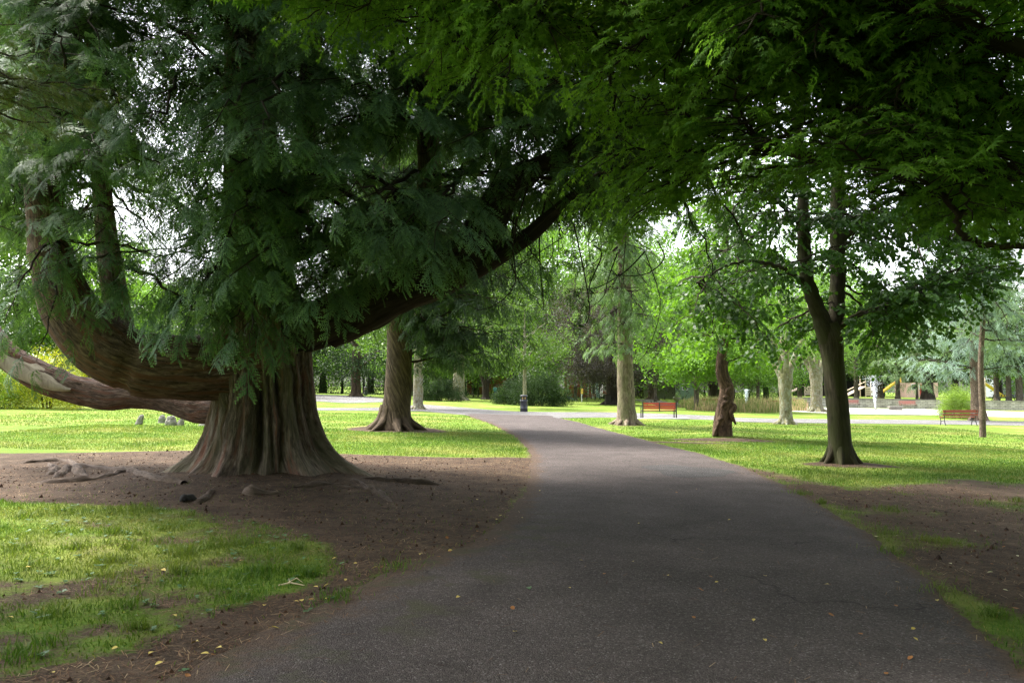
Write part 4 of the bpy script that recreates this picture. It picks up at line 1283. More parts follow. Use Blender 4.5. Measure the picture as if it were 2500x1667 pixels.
for _ in range(80):  # unseen top boughs, spread wide to shade the path
    a = rng.uniform(0, 6.28); z = rng.uniform(9.8, 13); rr = rng.uniform(.6, 6.3)
    T = A3(lq[0] + rr * math.cos(a), D0 + rr * math.sin(a), z)
    bough(lf, lw, A3(lq[0], D0, z - 1), T, spread=.9, sp_len=.6, dens=.3, arch=.08, kind=0, reach=2.4, inter=.3)
lf.stamp(MBL := MB(), [T_LN])
MBL.build('foliage', M_LINDEN, linden, smooth=False)
lw.build('branches', M_TWIG, linden)

# ------------------------------------------------------------------ pine reaching in from the left edge
pq = A3(-6.9, 6.6, 0); pq[2] = float(gz(pq[0], pq[1]))
pine = world_thing('pine_tree', 'pine reaching in from the left edge with olive needle tufts', 'tree', pq)
pw_ = MB().tube([pq - UP * .2, pq + UP * 1.5, pq + A3(.1, .1, 4), pq + A3(.15, .1, 7.5), pq + A3(.1, .2, 13)], [.2, .17, .14, .11, .03], 14, lump=.08, n=34)
pw_.build('trunk', B_PINE, pine)
pf, pw2 = Fol(), MB()
for (bx, by, tx, ty, d) in ((-300, 120, 70, 130, 6.4), (-320, 160, 190, 235, 6.3), (-320, 200, 255, 222, 6.6), (-320, 260, 120, 300, 6.2), (-320, 300, 30, 330, 6.5), (-320, 60, 40, 60, 6.8), (-320, 180, 90, 200, 6.0), (-320, 240, 200, 290, 6.9)):
    bough(pf, pw2, P(bx, by, d), P(tx, ty, d), spread=.34, sp_len=.19, dens=.09, arch=.08, droop=.1, kind=0, reach=1.3, hang=.1, inter=.12)
for _ in range(14):
    a = rng.uniform(0, 6.28); z = rng.uniform(4.5, 8)
    bough(pf, pw2, pq + UP * (z - .3), pq + A3(math.cos(a), math.sin(a), 0) * rng.uniform(.8, 1.6) + UP * z, spread=.4, sp_len=.26, dens=.2, kind=0, reach=1.2, inter=.2)
for _ in range(90):  # unseen upper crown, added to shade the near grass and path
    a = rng.uniform(0, 6.28); z = rng.uniform(6.2, 13); r_ = rng.uniform(1.0, 4.2) * (1.15 - z / 20)
    bough(pf, pw2, pq + UP * (z - .5), pq + A3(math.cos(a), math.sin(a), 0) * r_ + UP * z, spread=.9, sp_len=.5, dens=.26, kind=1, reach=2.6, inter=.26)
pf.stamp(MBP := MB(), [T_PN, T_PN2])
MBP.build('needles', M_PINE, pine, smooth=False)
pw2.build('branches', M_TWIG, pine)


# ------------------------------------------------------------------ middle distance trees
def flare(mb, q, r, n=7, h=.7, out=2.0, seed=0):
    g = np.random.default_rng(seed)
    for k in range(n):
        a = 2 * math.pi * (k + g.uniform(-.25, .25)) / n
        dv = A3(math.cos(a), math.sin(a), 0)
        e = q + dv * r * out * g.uniform(.85, 1.15); e[2] = float(gz(e[0], e[1])) - .05
        mb.tube([q + dv * r * .55 + UP * h, q + dv * r * .95 + UP * h * .35, e], [r * .42, r * .36, r * .16], 9, lump=.12, seed=seed + k, n=12)


def bough_tree(name, label, q, trunk_rows, bark, leafmat, kindset, tips, skel_from, bo, group=None, twist=0.0, fl=None, lump=.07, seg=36, extra=None):
    t = world_thing(name, label, 'tree', q, group)
    s_ = px_tube(trunk_rows, 60)
    tm = MB().tube(s_[:, :3], s_[:, 3], seg, lump=lump, lf=1.3, seed=int(abs(q[0]) * 7), twist=twist)
    if fl: flare(tm, q, *fl)
    if extra: extra(tm)
    tm.build('trunk', bark, t)
    F, Wd = Fol(), MB()
    sk = s_[skel_from:, :3]
    for T in tips:
        bough(F, Wd, root_of(T, sk, bo.get('pref', 3.0), .8), T, **{k: v for k, v in bo.items() if k != 'pref'})
    F.stamp(mb := MB(), [kindset])
    mb.build('foliage', leafmat, t, smooth=False)
    Wd.build('branches', M_TWIG, t)
    return t


# twisted bark conifer left of the path
q = G(962, 1046); d = q[1]
tips = [P(*p, rng.uniform(d - 3.5, d + 4)) for p in scatter([(760, 500), (1000, 380), (1330, 480), (1370, 640), (1340, 800), (1280, 890), (1150, 880), (1040, 860), (900, 780), (800, 800), (760, 700)], 112, 36)]
tips += [A3(q[0] + rng.uniform(-4, 5), d + rng.uniform(-4, 4), rng.uniform(8, 14)) for _ in range(30)]
bough_tree('conifer_tree', 'conifer with spiralling brown bark and flared roots behind the big cedar', q,
           [(962, 1060, d, .78), (962, 1046, d, .72), (964, 1030, d, .60), (968, 1000, d, .5), (972, 950, d, .455), (975, 850, d, .44), (975, 750, d, .42), (970, 600, d, .36), (965, 400, d, .27), (960, 150, d, .12)],
           B_TWIST, M_DARKCON, T_CL, tips, 22, dict(spread=1.2, sp_len=.62, dens=.3, arch=.12, droop=.5, reach=4, hang=.6, inter=.27, pref=3.6), twist=1.1, fl=(.5, 9, .75, 2.0, 5))

# grey ridged trunk beside the park bench
q = G(1531, 1035); d = q[1]
tips = [P(*p, rng.uniform(d - 3, d + 3)) for p in scatter([(1380, 560), (1500, 420), (1640, 560), (1640, 760), (1600, 830), (1560, 880), (1500, 860), (1420, 840), (1360, 640)], 60, 34)]
tips += [A3(q[0] + rng.uniform(-4, 4), d + rng.uniform(-4, 4), rng.uniform(8.5, 15)) for _ in range(36)]
bough_tree('larch_tree', 'tall straight tree with grey ridged bark just left of the red slatted bench', q,
           [(1531, 1050, d, .64), (1531, 1036, d, .55), (1531, 1020, d, .46), (1529, 990, d, .405), (1528, 940, d, .37), (1526, 870, d, .345), (1525, 760, d, .32), (1522, 600, d, .26), (1520, 350, d, .18), (1520, 100, d, .06)],
           B_GREY, M_LARCH, T_CL, tips, 26, dict(spread=1.0, sp_len=.55, dens=.36, arch=.05, droop=.45, reach=3.5, hang=.5, inter=.32, pref=3.0), fl=(.38, 8, .45, 2.2, 9))


# burled leaning trunk
def burls(tm):
    g = np.random.default_rng(4)
    for (px_, py_, r) in ((1778, 955, .20), (1768, 985, .24), (1785, 1005, .22), (1756, 1030, .19), (1776, 1045, .16), (1745, 1055, .14)):
        c = P(px_, py_, qb[1] - .16)
        a = g.uniform(0, 3.1)
        tm.tube([c + A3(math.cos(a) * .16, .05, .38), c + A3(.06, -.02, .16), c + A3(-.02, -.04, -.08), c + A3(-math.cos(a) * .16, .06, -.42)], [r * .16, r * .46, r * .4, r * .14], 18, lump=.42, lf=7, n=26, seed=int(px_))


qb = q = G(1765, 1064); d = q[1]
tips = [P(*p, rng.uniform(d - 2.5, d + 3)) for p in scatter([(1600, 700), (1650, 600), (1800, 560), (1960, 640), (1990, 780), (1940, 850), (1850, 880), (1760, 880), (1680, 870), (1600, 820)], 46, 44)]
tips += [A3(q[0] + rng.uniform(-3.5, 3.5), d + rng.uniform(-3, 3), rng.uniform(6.5, 10)) for _ in range(16)]
bough_tree('burled_tree', 'short twisted red brown trunk covered in knotted burls', q,
           [(1762, 1085, d, .34), (1763, 1064, d, .32), (1764, 1030, d, .29), (1770, 990, d, .27), (1774, 950, d, .24), (1764, 915, d, .22), (1762, 880, d, .19), (1768, 800, d, .15), (1772, 650, d, .11), (1775, 450, d, .04)],
           B_BURL, M_BRIGHT, T_LN, tips, 30, dict(spread=.8, sp_len=.55, dens=.3, arch=.08, droop=.35, reach=2.6, hang=.4, inter=.28, pref=2.4), lump=.11, extra=burls)

# slim pine trunk in front of the right bench, its blue foliage to the right
q = G(2399, 1067); d = q[1]
tips = [P(*p, rng.uniform(d - 2.0, d + 3.5)) for p in scatter([(2230, 700), (2380, 560), (2520, 560), (2560, 860), (2450, 890), (2410, 860), (2300, 800)], 36, 40)]
tips += [A3(q[0] + rng.uniform(-2.5, 3), d + rng.uniform(-2.5, 3), rng.uniform(6.3, 10)) for _ in range(18)]
bough_tree('blue_cedar_tree', 'slim brown trunk with pale blue green foliage in front of the right bench', q,
           [(2399, 1085, d, .135), (2399, 1064, d, .128), (2398, 1000, d, .12), (2394, 900, d, .108), (2396, 840, d, .10), (2400, 760, d, .095), (2398, 600, d, .08), (2398, 420, d, .03)],
           B_PINE, M_BLUE, T_BL, tips, 28, dict(spread=.75, sp_len=.36, dens=.2, arch=.08, droop=.25, reach=3, hang=.3, inter=.18, pref=2.6), seg=18, lump=.05)


# blue and green cedars in the right background
def needle_crown_tree(name, label, px, d, rows, tr, bark, leafm, tips, sp_len, spread, group=None, dz=0.0, tset=T_BL, dens=None):
    q = at(px, d, dz)
    t = world_thing(name, label, 'tree', q, group)
    w = np.array([[q[0] + a, d, q[2] + b, r] for a, b, r in tr])
    tm = MB().tube(w[:, :3], w[:, 3], 18, lump=.06, n=30, seed=int(px))
    flare(tm, q, tr[0][2] * .8, 6, tr[0][2] * 1.6, 1.8, int(px)) if dz == 0 else None
    tm.build('trunk', bark, t)
    F, Wd = Fol(), MB()
    sk = spline(w[:, :3], 30)[8:]
    for T in tips:
        bough(F, Wd, root_of(T, sk, 4, 1.0), T, spread=spread, sp_len=sp_len, dens=dens or sp_len * .6, arch=.06, droop=.3, reach=5, hang=.35, inter=sp_len * .55)
    F.stamp(mb := MB(), [tset])
    mb.build('foliage', leafm, t, smooth=False)
    Wd.build('branches', M_TWIG, t)
    return t


tips = [P(*p, rng.uniform(50, 58)) for p in scatter([(2180, 760), (2260, 680), (2400, 640), (2540, 640), (2560, 900), (2450, 890), (2380, 930), (2300, 900), (2220, 920), (2160, 880)], 44, 40)]
needle_crown_tree('blue_cedar_tree', 'broad blue green cedar with a thick reddish trunk behind the lime shrub', 2386, 54, None,
                  [(0, -.2, .55), (0, .4, .46), (0, 2, .42), (-.1, 4, .36), (0, 7, .28), (0, 11, .1)], B_PINE, M_BLUE, tips, .8, 1.6)
tips = [P(*p, rng.uniform(96, 106)) for p in scatter([(2130, 860), (2160, 780), (2250, 740), (2320, 800), (2340, 930), (2300, 958), (2190, 945), (2140, 915)], 48, 28)]
needle_crown_tree('green_cedar_tree', 'soft green cedar with low sweeping branches behind the stone wall', 2264, 101, None,
                  [(0, -.2, 1.1), (0, .5, .8), (0, 2, .65), (0, 6, .5), (0, 12, .15)], B_DARK, leaf_mat('green_cedar_needle', (.07, .13, .05), (.16, .24, .11), None, .35, .5, .3), tips, 1.4, 2.6, dz=1.0)

# ------------------------------------------------------------------ broadleaf trees further off
def crown_fol(F, c, rx, ry, rz, nclump, per, sc, flat=.75, cmin=.35, zmin=None):
    c = np.asarray(c, float)
    for _ in range(nclump):
        v = norm(rng.normal(0, 1, 3)); v[2] = v[2] if v[2] > -.75 else -.75
        rr = rng.uniform(cmin, 1) ** .6
        p = c + v * A3(rx, ry, rz) * rr
        if zmin is not None and p[2] < zmin: p[2] = zmin + rng.uniform(0, .8)
        cr = .30 * min(rx, rz) * rng.uniform(.6, 1.25)
        n = max(3, int(per * rng.uniform(.5, 1.4)))
        off = rng.normal(0, .5, (n, 3)) * cr * A3(1.15, 1.15, flat)
        F.put(p + off, rng.normal(0, 1, (n, 3)) + A3(0, 0, -.2), UP + rng.normal(0, .55, (n, 3)), sc * rng.uniform(.6, 1.25, n), 0, rng.uniform(-.25, .25))


def broad(name, label, q, h, cr, cb, tr, bark, leafm, nclump=60, per=14, sc=.75, group=None, fork=None, tset=None, flat=.75, fl=True, lean=0.0, crz=None, coff=(0, 0)):
    """tree with trunk, limbs and a crown; crown from height cb to h, radius cr"""
    q = np.asarray(q, float)
    t = world_thing(name, label, 'tree', q, group)
    tm = MB()
    top = h * .8
    if fork:
        zf = fork
        tm.tube([q - UP * .3, q + UP * .02, q + UP * .35, q + UP * zf * .7, q + UP * (zf + .1)], [tr * 1.5, tr * 1.32, tr * 1.05, tr, tr * 1.15], 20, lump=.1, n=26, seed=int(q[1]))
        for a, ln in ((155, .55), (20, .5), (265, .25), (80, .35), (200, .3)):
            dv = A3(math.cos(R(a)), math.sin(R(a)), 0)
            e1 = q + UP * (zf + .0) + dv * tr * .3
            tm.tube([e1 - UP * .25, e1 + dv * ln * 1.0 + UP * .9, e1 + dv * ln * 2.6 + UP * 2.6, e1 + dv * ln * 3.8 + UP * (top - zf) * .8], [tr * .62, tr * .46, tr * .34, tr * .1], 12, lump=.14, n=22, seed=int(a))
    else:
        tm.tube([q - UP * .3, q + UP * .02, q + UP * .4, q + UP * 2 + A3(lean * .3, 0, 0), q + UP * h * .5 + A3(lean, 0, 0), q + UP * top + A3(lean, 0, 0)], [tr * 1.7, tr * 1.4, tr * 1.08, tr, tr * .7, tr * .12], 20, lump=.08, n=30, seed=int(q[1]))
        for k in range(7):
            a = rng.uniform(0, 6.28); z0 = rng.uniform(max(1.5, cb * .9), h * .6)
            dv = A3(math.cos(a), math.sin(a), 0)
            tm.tube([q + UP * z0, q + UP * (z0 + .9) + dv * cr * .4, q + UP * (z0 + 1.6) + dv * cr * .8], [tr * .32, tr * .2, tr * .05], 7, n=10)
    if fl: flare(tm, q, tr, 7, tr * 1.3, 2.0, int(q[0] * 3) % 90)
    tm.build('trunk', bark, t)
    F = Fol()
    crown_fol(F, q + UP * (cb + (h - cb) * .36) + A3(lean + coff[0], coff[1], 0), cr, cr, crz or (h - cb) * .64, nclump, per, sc, flat, zmin=q[2] + cb + .4)
    F.stamp(mb := MB(), [tset or T_LC])
    mb.build('crown', leafm, t, smooth=False)
    return t


D_ = 84
broad('broadleaf_tree', 'stout trunk half pale half brown before the dark bushes left of the bin', at(1120, 84), 15, 7, 4.0, .62, B_PALE, M_MID, 60, 14, 1.0)
broad('forked_tree', 'small tree with a v shaped fork in front of the red brick building', at(1186, 93), 10, 4.5, 3.6, .38, B_DARK, M_MID, 44, 13, .8, fork=1.9)
broad('young_tree', 'thin pale trunk rising straight behind the nearer litter bin', at(1281, 59), 9.5, 3.6, 2.9, .135, B_PALE, M_MID, 56, 14, .62, fl=False)
broad('broadleaf_tree', 'pale ribbed trunk just right of the twisted brown trunk', at(1021, 51), 12, 4.6, 3.6, .30, B_PALE, M_MID, 56, 14, .7)
broad('conifer_tree', 'dark drooping conifer with a wide mounded foot by the far hedge', at(869, 92), 15, 5.6, 2.7, .55, B_TWIST, M_DARKCON, 70, 16, .95, flat=1.2)
broad('copper_beech_tree', 'copper beech with a massive black trunk and low purple grey crown', at(1500, 80), 14, 6.6, 2.5, .80, B_DARK, M_BEECH, 170, 24, .9, tset=T_LCS)
broad('copper_beech_tree', 'purple grey beech behind the burled trunk', at(1740, 108), 12, 7.0, 2.8, .6, B_DARK, M_BEECH, 100, 18, .9, tset=T_LCS)
broad('broadleaf_tree', 'distant tree with a flared trunk at the head of the stone steps', at(1592, 122), 15, 8.5, 4.0, .62, B_TWIST, M_DARK, 70, 16, 1.1)
broad('pollard_tree', 'lichen mottled pollard with short forked limbs beside the crossing path', at(1917, 41), 12, 5.0, 3.7, .32, B_PALE, M_BRIGHT, 80, 15, .62, fork=2.5, tset=T_LCS)
broad('pollard_tree', 'paler pollard with forked limbs partly behind the dark forked trunk', at(1993, 69), 12, 5.4, 4.8, .50, B_PALE, M_BRIGHT, 70, 15, .8, fork=3.3, tset=T_LCS)
for px_, d_, h_, cr_, lm_, lab in ((1405, 104, 27, 10, M_BRIGHT, 'fresh green tree rising behind the copper beech'), (1600, 96, 22, 7.5, M_BRIGHT, 'fresh green tree behind the steps and the meadow, left'), (1850, 100, 17, 7, M_BRIGHT, 'fresh green tree behind the meadow and the mottled pollard'),
                                  (1250, 100, 22, 7.5, M_MID, 'full green tree behind the thin pale trunk and dark bush'), (1700, 66, 13, 5.0, M_BRIGHT, 'bright tree whose low boughs reach behind the burled trunk'), (1130, 104, 16, 6.0, M_BRIGHT, 'fresh green tree behind the small forked tree')):
    broad('broadleaf_tree', lab, at(px_, d_), h_, cr_, 2.9, .2, B_FAR, lm_, 110, 18, .95, fl=False)
# dark trees on the terrace
for px_, d_, tr_, h_, cr_, cb_, lm_, lab in ((2090, 106, .40, 12, 5.0, 3.0, M_MID, 'dark slim tree left of the white fountain spray'), (2146, 112, .75, 17, 4.0, 2.6, M_DARK, 'dark tree directly behind the white fountain spray'),
                                           (2191, 104, .42, 12, 4.2, 3.4, M_MID, 'grey green tree right of the white fountain spray'), (2238, 104, .22, 9, 2.6, 3.4, M_MID, 'thin stemmed tree before the red playground panel'),
                                           (2432, 104, .45, 13, 4.6, 3.6, M_MID, 'tree with a dark picnic table at its foot on the terrace'), (2462, 102, .45, 13, 4.6, 3.6, M_DARK, 'middle dark trunk of three at the right edge terrace'), (2488, 101, .58, 13, 4.6, 3.8, M_BLUE, 'thick grey trunk at the right edge of the terrace'),
                                           (1952, 112, .5, 14, 5.5, 2.6, M_DARK, 'dark tree between the two pollards')):
    broad('terrace_tree', lab, at(px_, d_, 1.0 if px_ > 1960 else .2), h_, cr_, cb_, tr_ * .68, B_FAR, lm_, 60, 14, .85, 'trees on the terrace', fl=px_ < 2450)

# unseen trees added behind the viewpoint so their crowns darken the path
broad('broadleaf_tree', 'unseen broad tree added behind the viewpoint to shade the near path from the right', A3(7.5, -6, float(gz(7.5, -6))), 17, 9.5, 5.6, .5, B_DARK, M_MID, 130, 22, 1.3)
broad('broadleaf_tree', 'unseen broad tree added behind the viewpoint to shade the near path', A3(-1.5, -8, float(gz(-1.5, -8))), 16, 8.5, 6.0, .5, B_DARK, M_MID, 120, 22, 1.3)

# belt of trees closing the view: a few built, the rest copies of those
protos = []
for k, (lm_, h_, cr_) in enumerate(((M_MID, 14, 7), (M_BRIGHT, 12, 6.5), (M_DARK, 16, 7), (M_LARCH, 14, 6))):
    protos.append((lm_, h_, cr_))
belt = [(-180, 62, 0, 1.3), (40, 74, 1, 1.45), (210, 88, 3, 1.35), (330, 70, 1, .85), (455, 92, 2, .8), (560, 78, 0, .9), (690, 98, 2, 1), (790, 118, 1, 1.1), (905, 128, 0, 1.3), (1010, 112, 1, 1.25), (1085, 132, 2, 1.4), (1160, 140, 0, 1.5), (1250, 112, 1, 2.0),
        (1350, 128, 3, 2.2), (1465, 150, 1, 1.9), (1560, 146, 0, 1.9), (1665, 150, 3, 1.9), (1760, 140, 1, 1.8), (1870, 148, 0, 1.3), (2010, 146, 2, 1.5), (2110, 150, 0, 1.5), (2220, 150, 3, 1.45), (2330, 142, 2, 1.5), (2440, 148, 0, 1.5), (2560, 130, 1, 1.1), (2680, 110, 2, 1.0), (-400, 66, 2, 1.0)]
REAR_SHADE = [(-22, -14, 0, 1.0), (-12, -22, 2, 1.1), (-1, -24, 1, 1.2), (10, -22, 2, 1.1), (20, -14, 0, 1.1), (19, -3, 2, .95), (20, 8, 2, .9), (-26, -2, 1, .9), (26, 17, 0, .95), (12, -11, 2, .9)]  # unseen trees added to cut low sky light on the foreground
WHERE = ['at the far left edge behind the golden shrub', 'behind the golden shrub at the left', 'seen through the gap beside the elbowed limb', 'right of the elbowed limb in the far left', 'behind the big cedar trunk, left side', 'behind the big cedar trunk', 'behind the big cedar trunk, right side', 'above the far hedge left of the twisted trunk', 'above the far hedge by the small far bin',
         'behind the pale ribbed trunk', 'over the dark bush near the forked tree', 'over the red brick building', 'behind the thin pale trunk by the bin', 'over the dark rhododendron', 'over the copper beech', 'above the stone steps', 'behind the tall meadow grass, left', 'behind the tall meadow grass, right',
         'behind the pollards', 'far behind the dark forked trunk', 'far behind the fountain spray', 'over the playground house', 'over the lime shrub', 'over the yellow slide', 'at the far right edge', 'outside the right edge', 'outside the left edge']
KIND = ['rounded mid green tree', 'bright fresh green tree', 'dense dark green tree', 'feathery pale green tree']
made = {}
for k, (px_, d_, pi_, s_) in enumerate(belt):
    q = at(px_, d_)
    lab = KIND[pi_] + ' ' + WHERE[k]
    if pi_ not in made:
        lm_, h_, cr_ = protos[pi_]
        root = thing('background_tree', lab, 'tree', (0, 0, 0), 0, 'background trees closing the view')
        tm = MB().tube([A3(0, 0, -.5), A3(0, 0, .3), A3(.1, 0, h_ * .3), A3(-.1, .1, h_ * .8)], [.6, .45, .32, .06], 12, lump=.1, n=20)
        for a in range(5):
            dv = A3(math.cos(a * 1.3), math.sin(a * 1.3), 0)
            tm.tube([UP * h_ * (.25 + .06 * a), UP * h_ * (.36 + .06 * a) + dv * cr_ * .5], [.16, .05], 6)
        tm.build('trunk', B_DARK, root)
        F = Fol()
        crown_fol(F, A3(0, 0, h_ * .56), cr_, cr_, h_ * .47, 95, 20, 1.0, .7)
        F.stamp(mb := MB(), [T_LC])
        mb.build('crown', lm_, root, smooth=False)
        root.location = q; root.scale = (s_,) * 3
        made[pi_] = root
    else:
        copy_tree(made[pi_], q, rng.uniform(0, 6.28), s_, lab)

for k, (x_, y_, pi_, s_) in enumerate(REAR_SHADE):
    lab = KIND[pi_] + ' ' + ('added unseen behind the viewpoint', 'added unseen beside the path outside the right edge')[int(x_ > 15 and y_ > -5)] + (' far left', ' to the left', ' in line with the path', ' to the right', ' far right', ' close', ' near the forked tree', ' left of the grass', ' further along', ' close to the broad tree')[k]
    copy_tree(made[pi_], A3(x_, y_, float(gz(x_, y_))), rng.uniform(0, 6.28), s_, lab)

# ------------------------------------------------------------------ shrubs and hedges
def shrub(name, label, q, rx, ry, h, leafm, ncl, per, sc, cat='shrub', group=None, tset=None, stems=4):
    q = np.asarray(q, float)
    t = world_thing(name, label, cat, q, group)
    F = Fol()
    for _ in range(ncl):
        v = norm(rng.normal(0, 1, 3)); v[2] = abs(v[2]) if rng.uniform() < .8 else v[2] * .3
        p = q + A3(v[0] * rx, v[1] * ry, 0) * rng.uniform(.4, 1) + UP * (h * .12 + max(v[2], 0) * h * .8 * rng.uniform(.5, 1))
        n = max(3, int(per * rng.uniform(.6, 1.4))); cr = .3 * min(rx, h)
        F.put(p + rng.normal(0, .45, (n, 3)) * cr, rng.normal(0, 1, (n, 3)) + UP * .4, UP + rng.normal(0, .6, (n, 3)), sc * rng.uniform(.6, 1.25, n), 0, rng.uniform(-.2, .25))
    F.stamp(mb := MB(), [tset or T_LCS])
    mb.build('foliage', leafm, t, smooth=False)
    sm = MB()
    for k in range(stems):
        a = rng.uniform(0, 6.28); dv = A3(math.cos(a) * rx, math.sin(a) * ry, 0)
        sm.tube([q + dv * .1 - UP * .1, q + dv * .25 + UP * h * .4, q + dv * .5 + UP * h * .75], [.05, .04, .015], 6, n=8)
    sm.build('stem', B_DARK, t)
    return t


shrub('golden_shrub', 'golden yellow conifer shrub on the lawn at the left edge', at(120, 39), 2.4, 2.0, 2.9, M_GOLD, 120, 16, .36)
shrub('green_shrub', 'green clipped conifer shrub at the far left edge', at(-40, 38), 2.3, 2.0, 2.2, leaf_mat('green_gold_leaf', (.06, .13, .012), (.17, .25, .02), None, .35, .5, .3), 110, 16, .36)
shrub('rhododendron_bush', 'large dark rhododendron behind the nearer litter bin', at(1318, 68), 3.0, 2.4, 3.1, M_DARK, 120, 18, .5)
shrub('rhododendron_bush', 'lower dark bush spreading left of the nearer litter bin', at(1252, 70), 1.9, 1.7, 2.2, M_DARK, 70, 16, .46)
shrub('dark_bush', 'rounded dark bush between two pale trunks left of the path', at(1074, 78), 2.4, 2.0, 2.3, M_DARK, 80, 18, .5)
shrub('lime_shrub', 'pale lime green shrub behind the right bench', at(2335, 58), 1.5, 1.3, 2.5, M_LIME, 100, 16, .32)
shrub('potted_plant', 'small green plant in a stone urn by the steps', at(1652, 84), .55, .5, 1.5, M_MID, 30, 12, .22)
shrub('garden_shrub', 'low bright shrub before the red brick building', at(1225, 112), 2.6, 1.2, 1.5, M_LIME, 50, 12, .5)


def hedge(name, label, a, b, w, h, leafm, dens, sc, dz=0.0, cat='hedge'):
    a, b = np.asarray(a, float), np.asarray(b, float)
    t = world_thing(name, label, cat, (a + b) / 2)
    L = np.linalg.norm(b - a); n = int(L * h * dens)
    u = rng.uniform(0, 1, n); dv = (b - a) / L; pv = A3(-dv[1], dv[0], 0)
    face = rng.uniform(0, 1, n)
    zz_ = np.where(face < .7, rng.uniform(0, 1, n), 1.0) * h * (1 + .12 * np.sin(u * L * .9))
    off = np.where(face < .7, np.where(rng.uniform(0, 1, n) < .8, -1, 1) * w / 2, rng.uniform(-w / 2, w / 2, n)) + rng.normal(0, .12, n)
    p = a + (b - a) * u[:, None] + pv * off[:, None] * np.sign(pv[1] if pv[1] else 1)
    p[:, 2] = gz(p[:, 0], p[:, 1]) + dz + zz_ + rng.normal(0, .1, n)
    F = Fol(); F.put(p, rng.normal(0, 1, (n, 3)), norm(rng.normal(0, .6, (n, 3)) + A3(0, -.7, .6)), sc * rng.uniform(.6, 1.2, n), 0, rng.uniform(-.2, .25, n))
    F.stamp(mb := MB(), [T_LCS]); mb.build('foliage', leafm, t, smooth=False)
    m = 9
    for k in range(m):
        c = a + (b - a) * (k + .5) / m; c[2] = float(gz(c[0], c[1])) + dz + h * .42
        MB().tube([c - UP * h * .42, c + UP * .1 * h, c + UP * h * .35], [w * .1, w * .06, .03], 6).build('stem', B_DARK, t)
    return t


hedge('laurel_hedge', 'long glossy dark laurel hedge across the far left', at(700, 112), at(1160, 122), 2.2, 3.6, M_DARK, 22, .9)
hedge('laurel_hedge', 'dark hedge seen under the low limb at the far left', at(-300, 78), at(560, 92), 2.0, 2.6, M_MID, 20, .8)
hedge('clipped_hedge', 'low clipped green hedge before the red brick building', at(1150, 116), at(1250, 118), 1.2, 1.5, M_MID, 9, .6)
hedge('clipped_hedge', 'low green hedge along the far kiosk and van', at(1385, 120), at(1480, 122), 1.2, .9, M_MID, 10, .6)
hedge('border_planting', 'low yellowish border planting before the white garden wall', at(1500, 132), at(1700, 134), 1.2, .8, M_LIME, 9, .55, cat='planting')

# the far wood that closes the park
F = Fol()
for k in range(3600):
    px_ = rng.uniform(-700, 3200); d_ = rng.uniform(165, 200)
    p = at(px_, d_)
    F.put(p + UP * (rng.uniform(0, 1) ** 1.3 * (7 + 4 * vnoise(np.array([px_ / 90.]), np.array([0.]), 7)[0])), rng.normal(0, 1, 3), UP + rng.normal(0, .6, 3), rng.uniform(2.0, 3.6), 0, rng.uniform(-.25, .3))
F.stamp(mb := MB(), [T_LCS])
tag(mb.build('far_wood', M_MID, smooth=False), 'green far-off wood closing the view under the tree crowns', 'wood', kind='stuff')
hedge('dark_hedge', 'tall dark hedge behind the meadow and the pollards', at(1665, 138), at(1990, 140), 2.0, 3.4, M_MID, 20, .9)

# tall meadow grass bed
def meadow_mat():
    k = NT('meadow_grass')
    sp = k.n('ShaderNodeSeparateXYZ'); k.l(k.attr().outputs['Vector'], sp.inputs[0])
    col = k.ramp(sp.outputs[0], [(0, (.08, .15, .03)), (.4, (.17, .22, .06)), (.65, (.38, .32, .15)), (1, (.5, .33, .22))])
    b = k.bsdf(col, .7, .2); t_ = k.n('ShaderNodeBsdfTranslucent'); k.l(col, t_.inputs[0])
    m = k.n('ShaderNodeMixShader'); m.inputs[0].default_value = .4; k.l(b, m.inputs[1]); k.l(t_.outputs[0], m.inputs[2])
    return k.done(m.outputs[0])


meb = MB()
pl = np.array(gpoly([(1655, 998), (1700, 1003), (1850, 1008), (1960, 1003), (1965, 992), (1850, 990), (1700, 985)]))
lo, hi = pl.min(0), pl.max(0)
xm = rng.uniform(lo[0] - 1, hi[0] + 1, 60000); ym = rng.uniform(lo[1], hi[1], 60000)
okm = poly_sd(xm, ym, pl) + (fbm(xm / 3, ym / 3, 3) - .5) * 2 > 0
xm, ym = xm[okm][:16000], ym[okm][:16000]
pn = fbm(xm / 2.5, ym / 2.5, 88, 3)
hm = (.2 + 1.8 * np.clip(pn - .22, 0, 1)) * rng.uniform(.45, 1.2, len(xm))
blades(meb, xm, ym, hm, np.full(len(xm), .05), rng.uniform(.05, .4, len(xm)), np.clip(.15 + .75 * fbm(xm / 1.4 + 9, ym / 1.8, 89, 3) + rng.normal(-.02, .22, len(xm)), 0, 1))
tag(meb.build('meadow_grass', meadow_mat()), 'tall straw and pink meadow grasses in a bed right of the bench', 'meadow grass', kind='stuff')

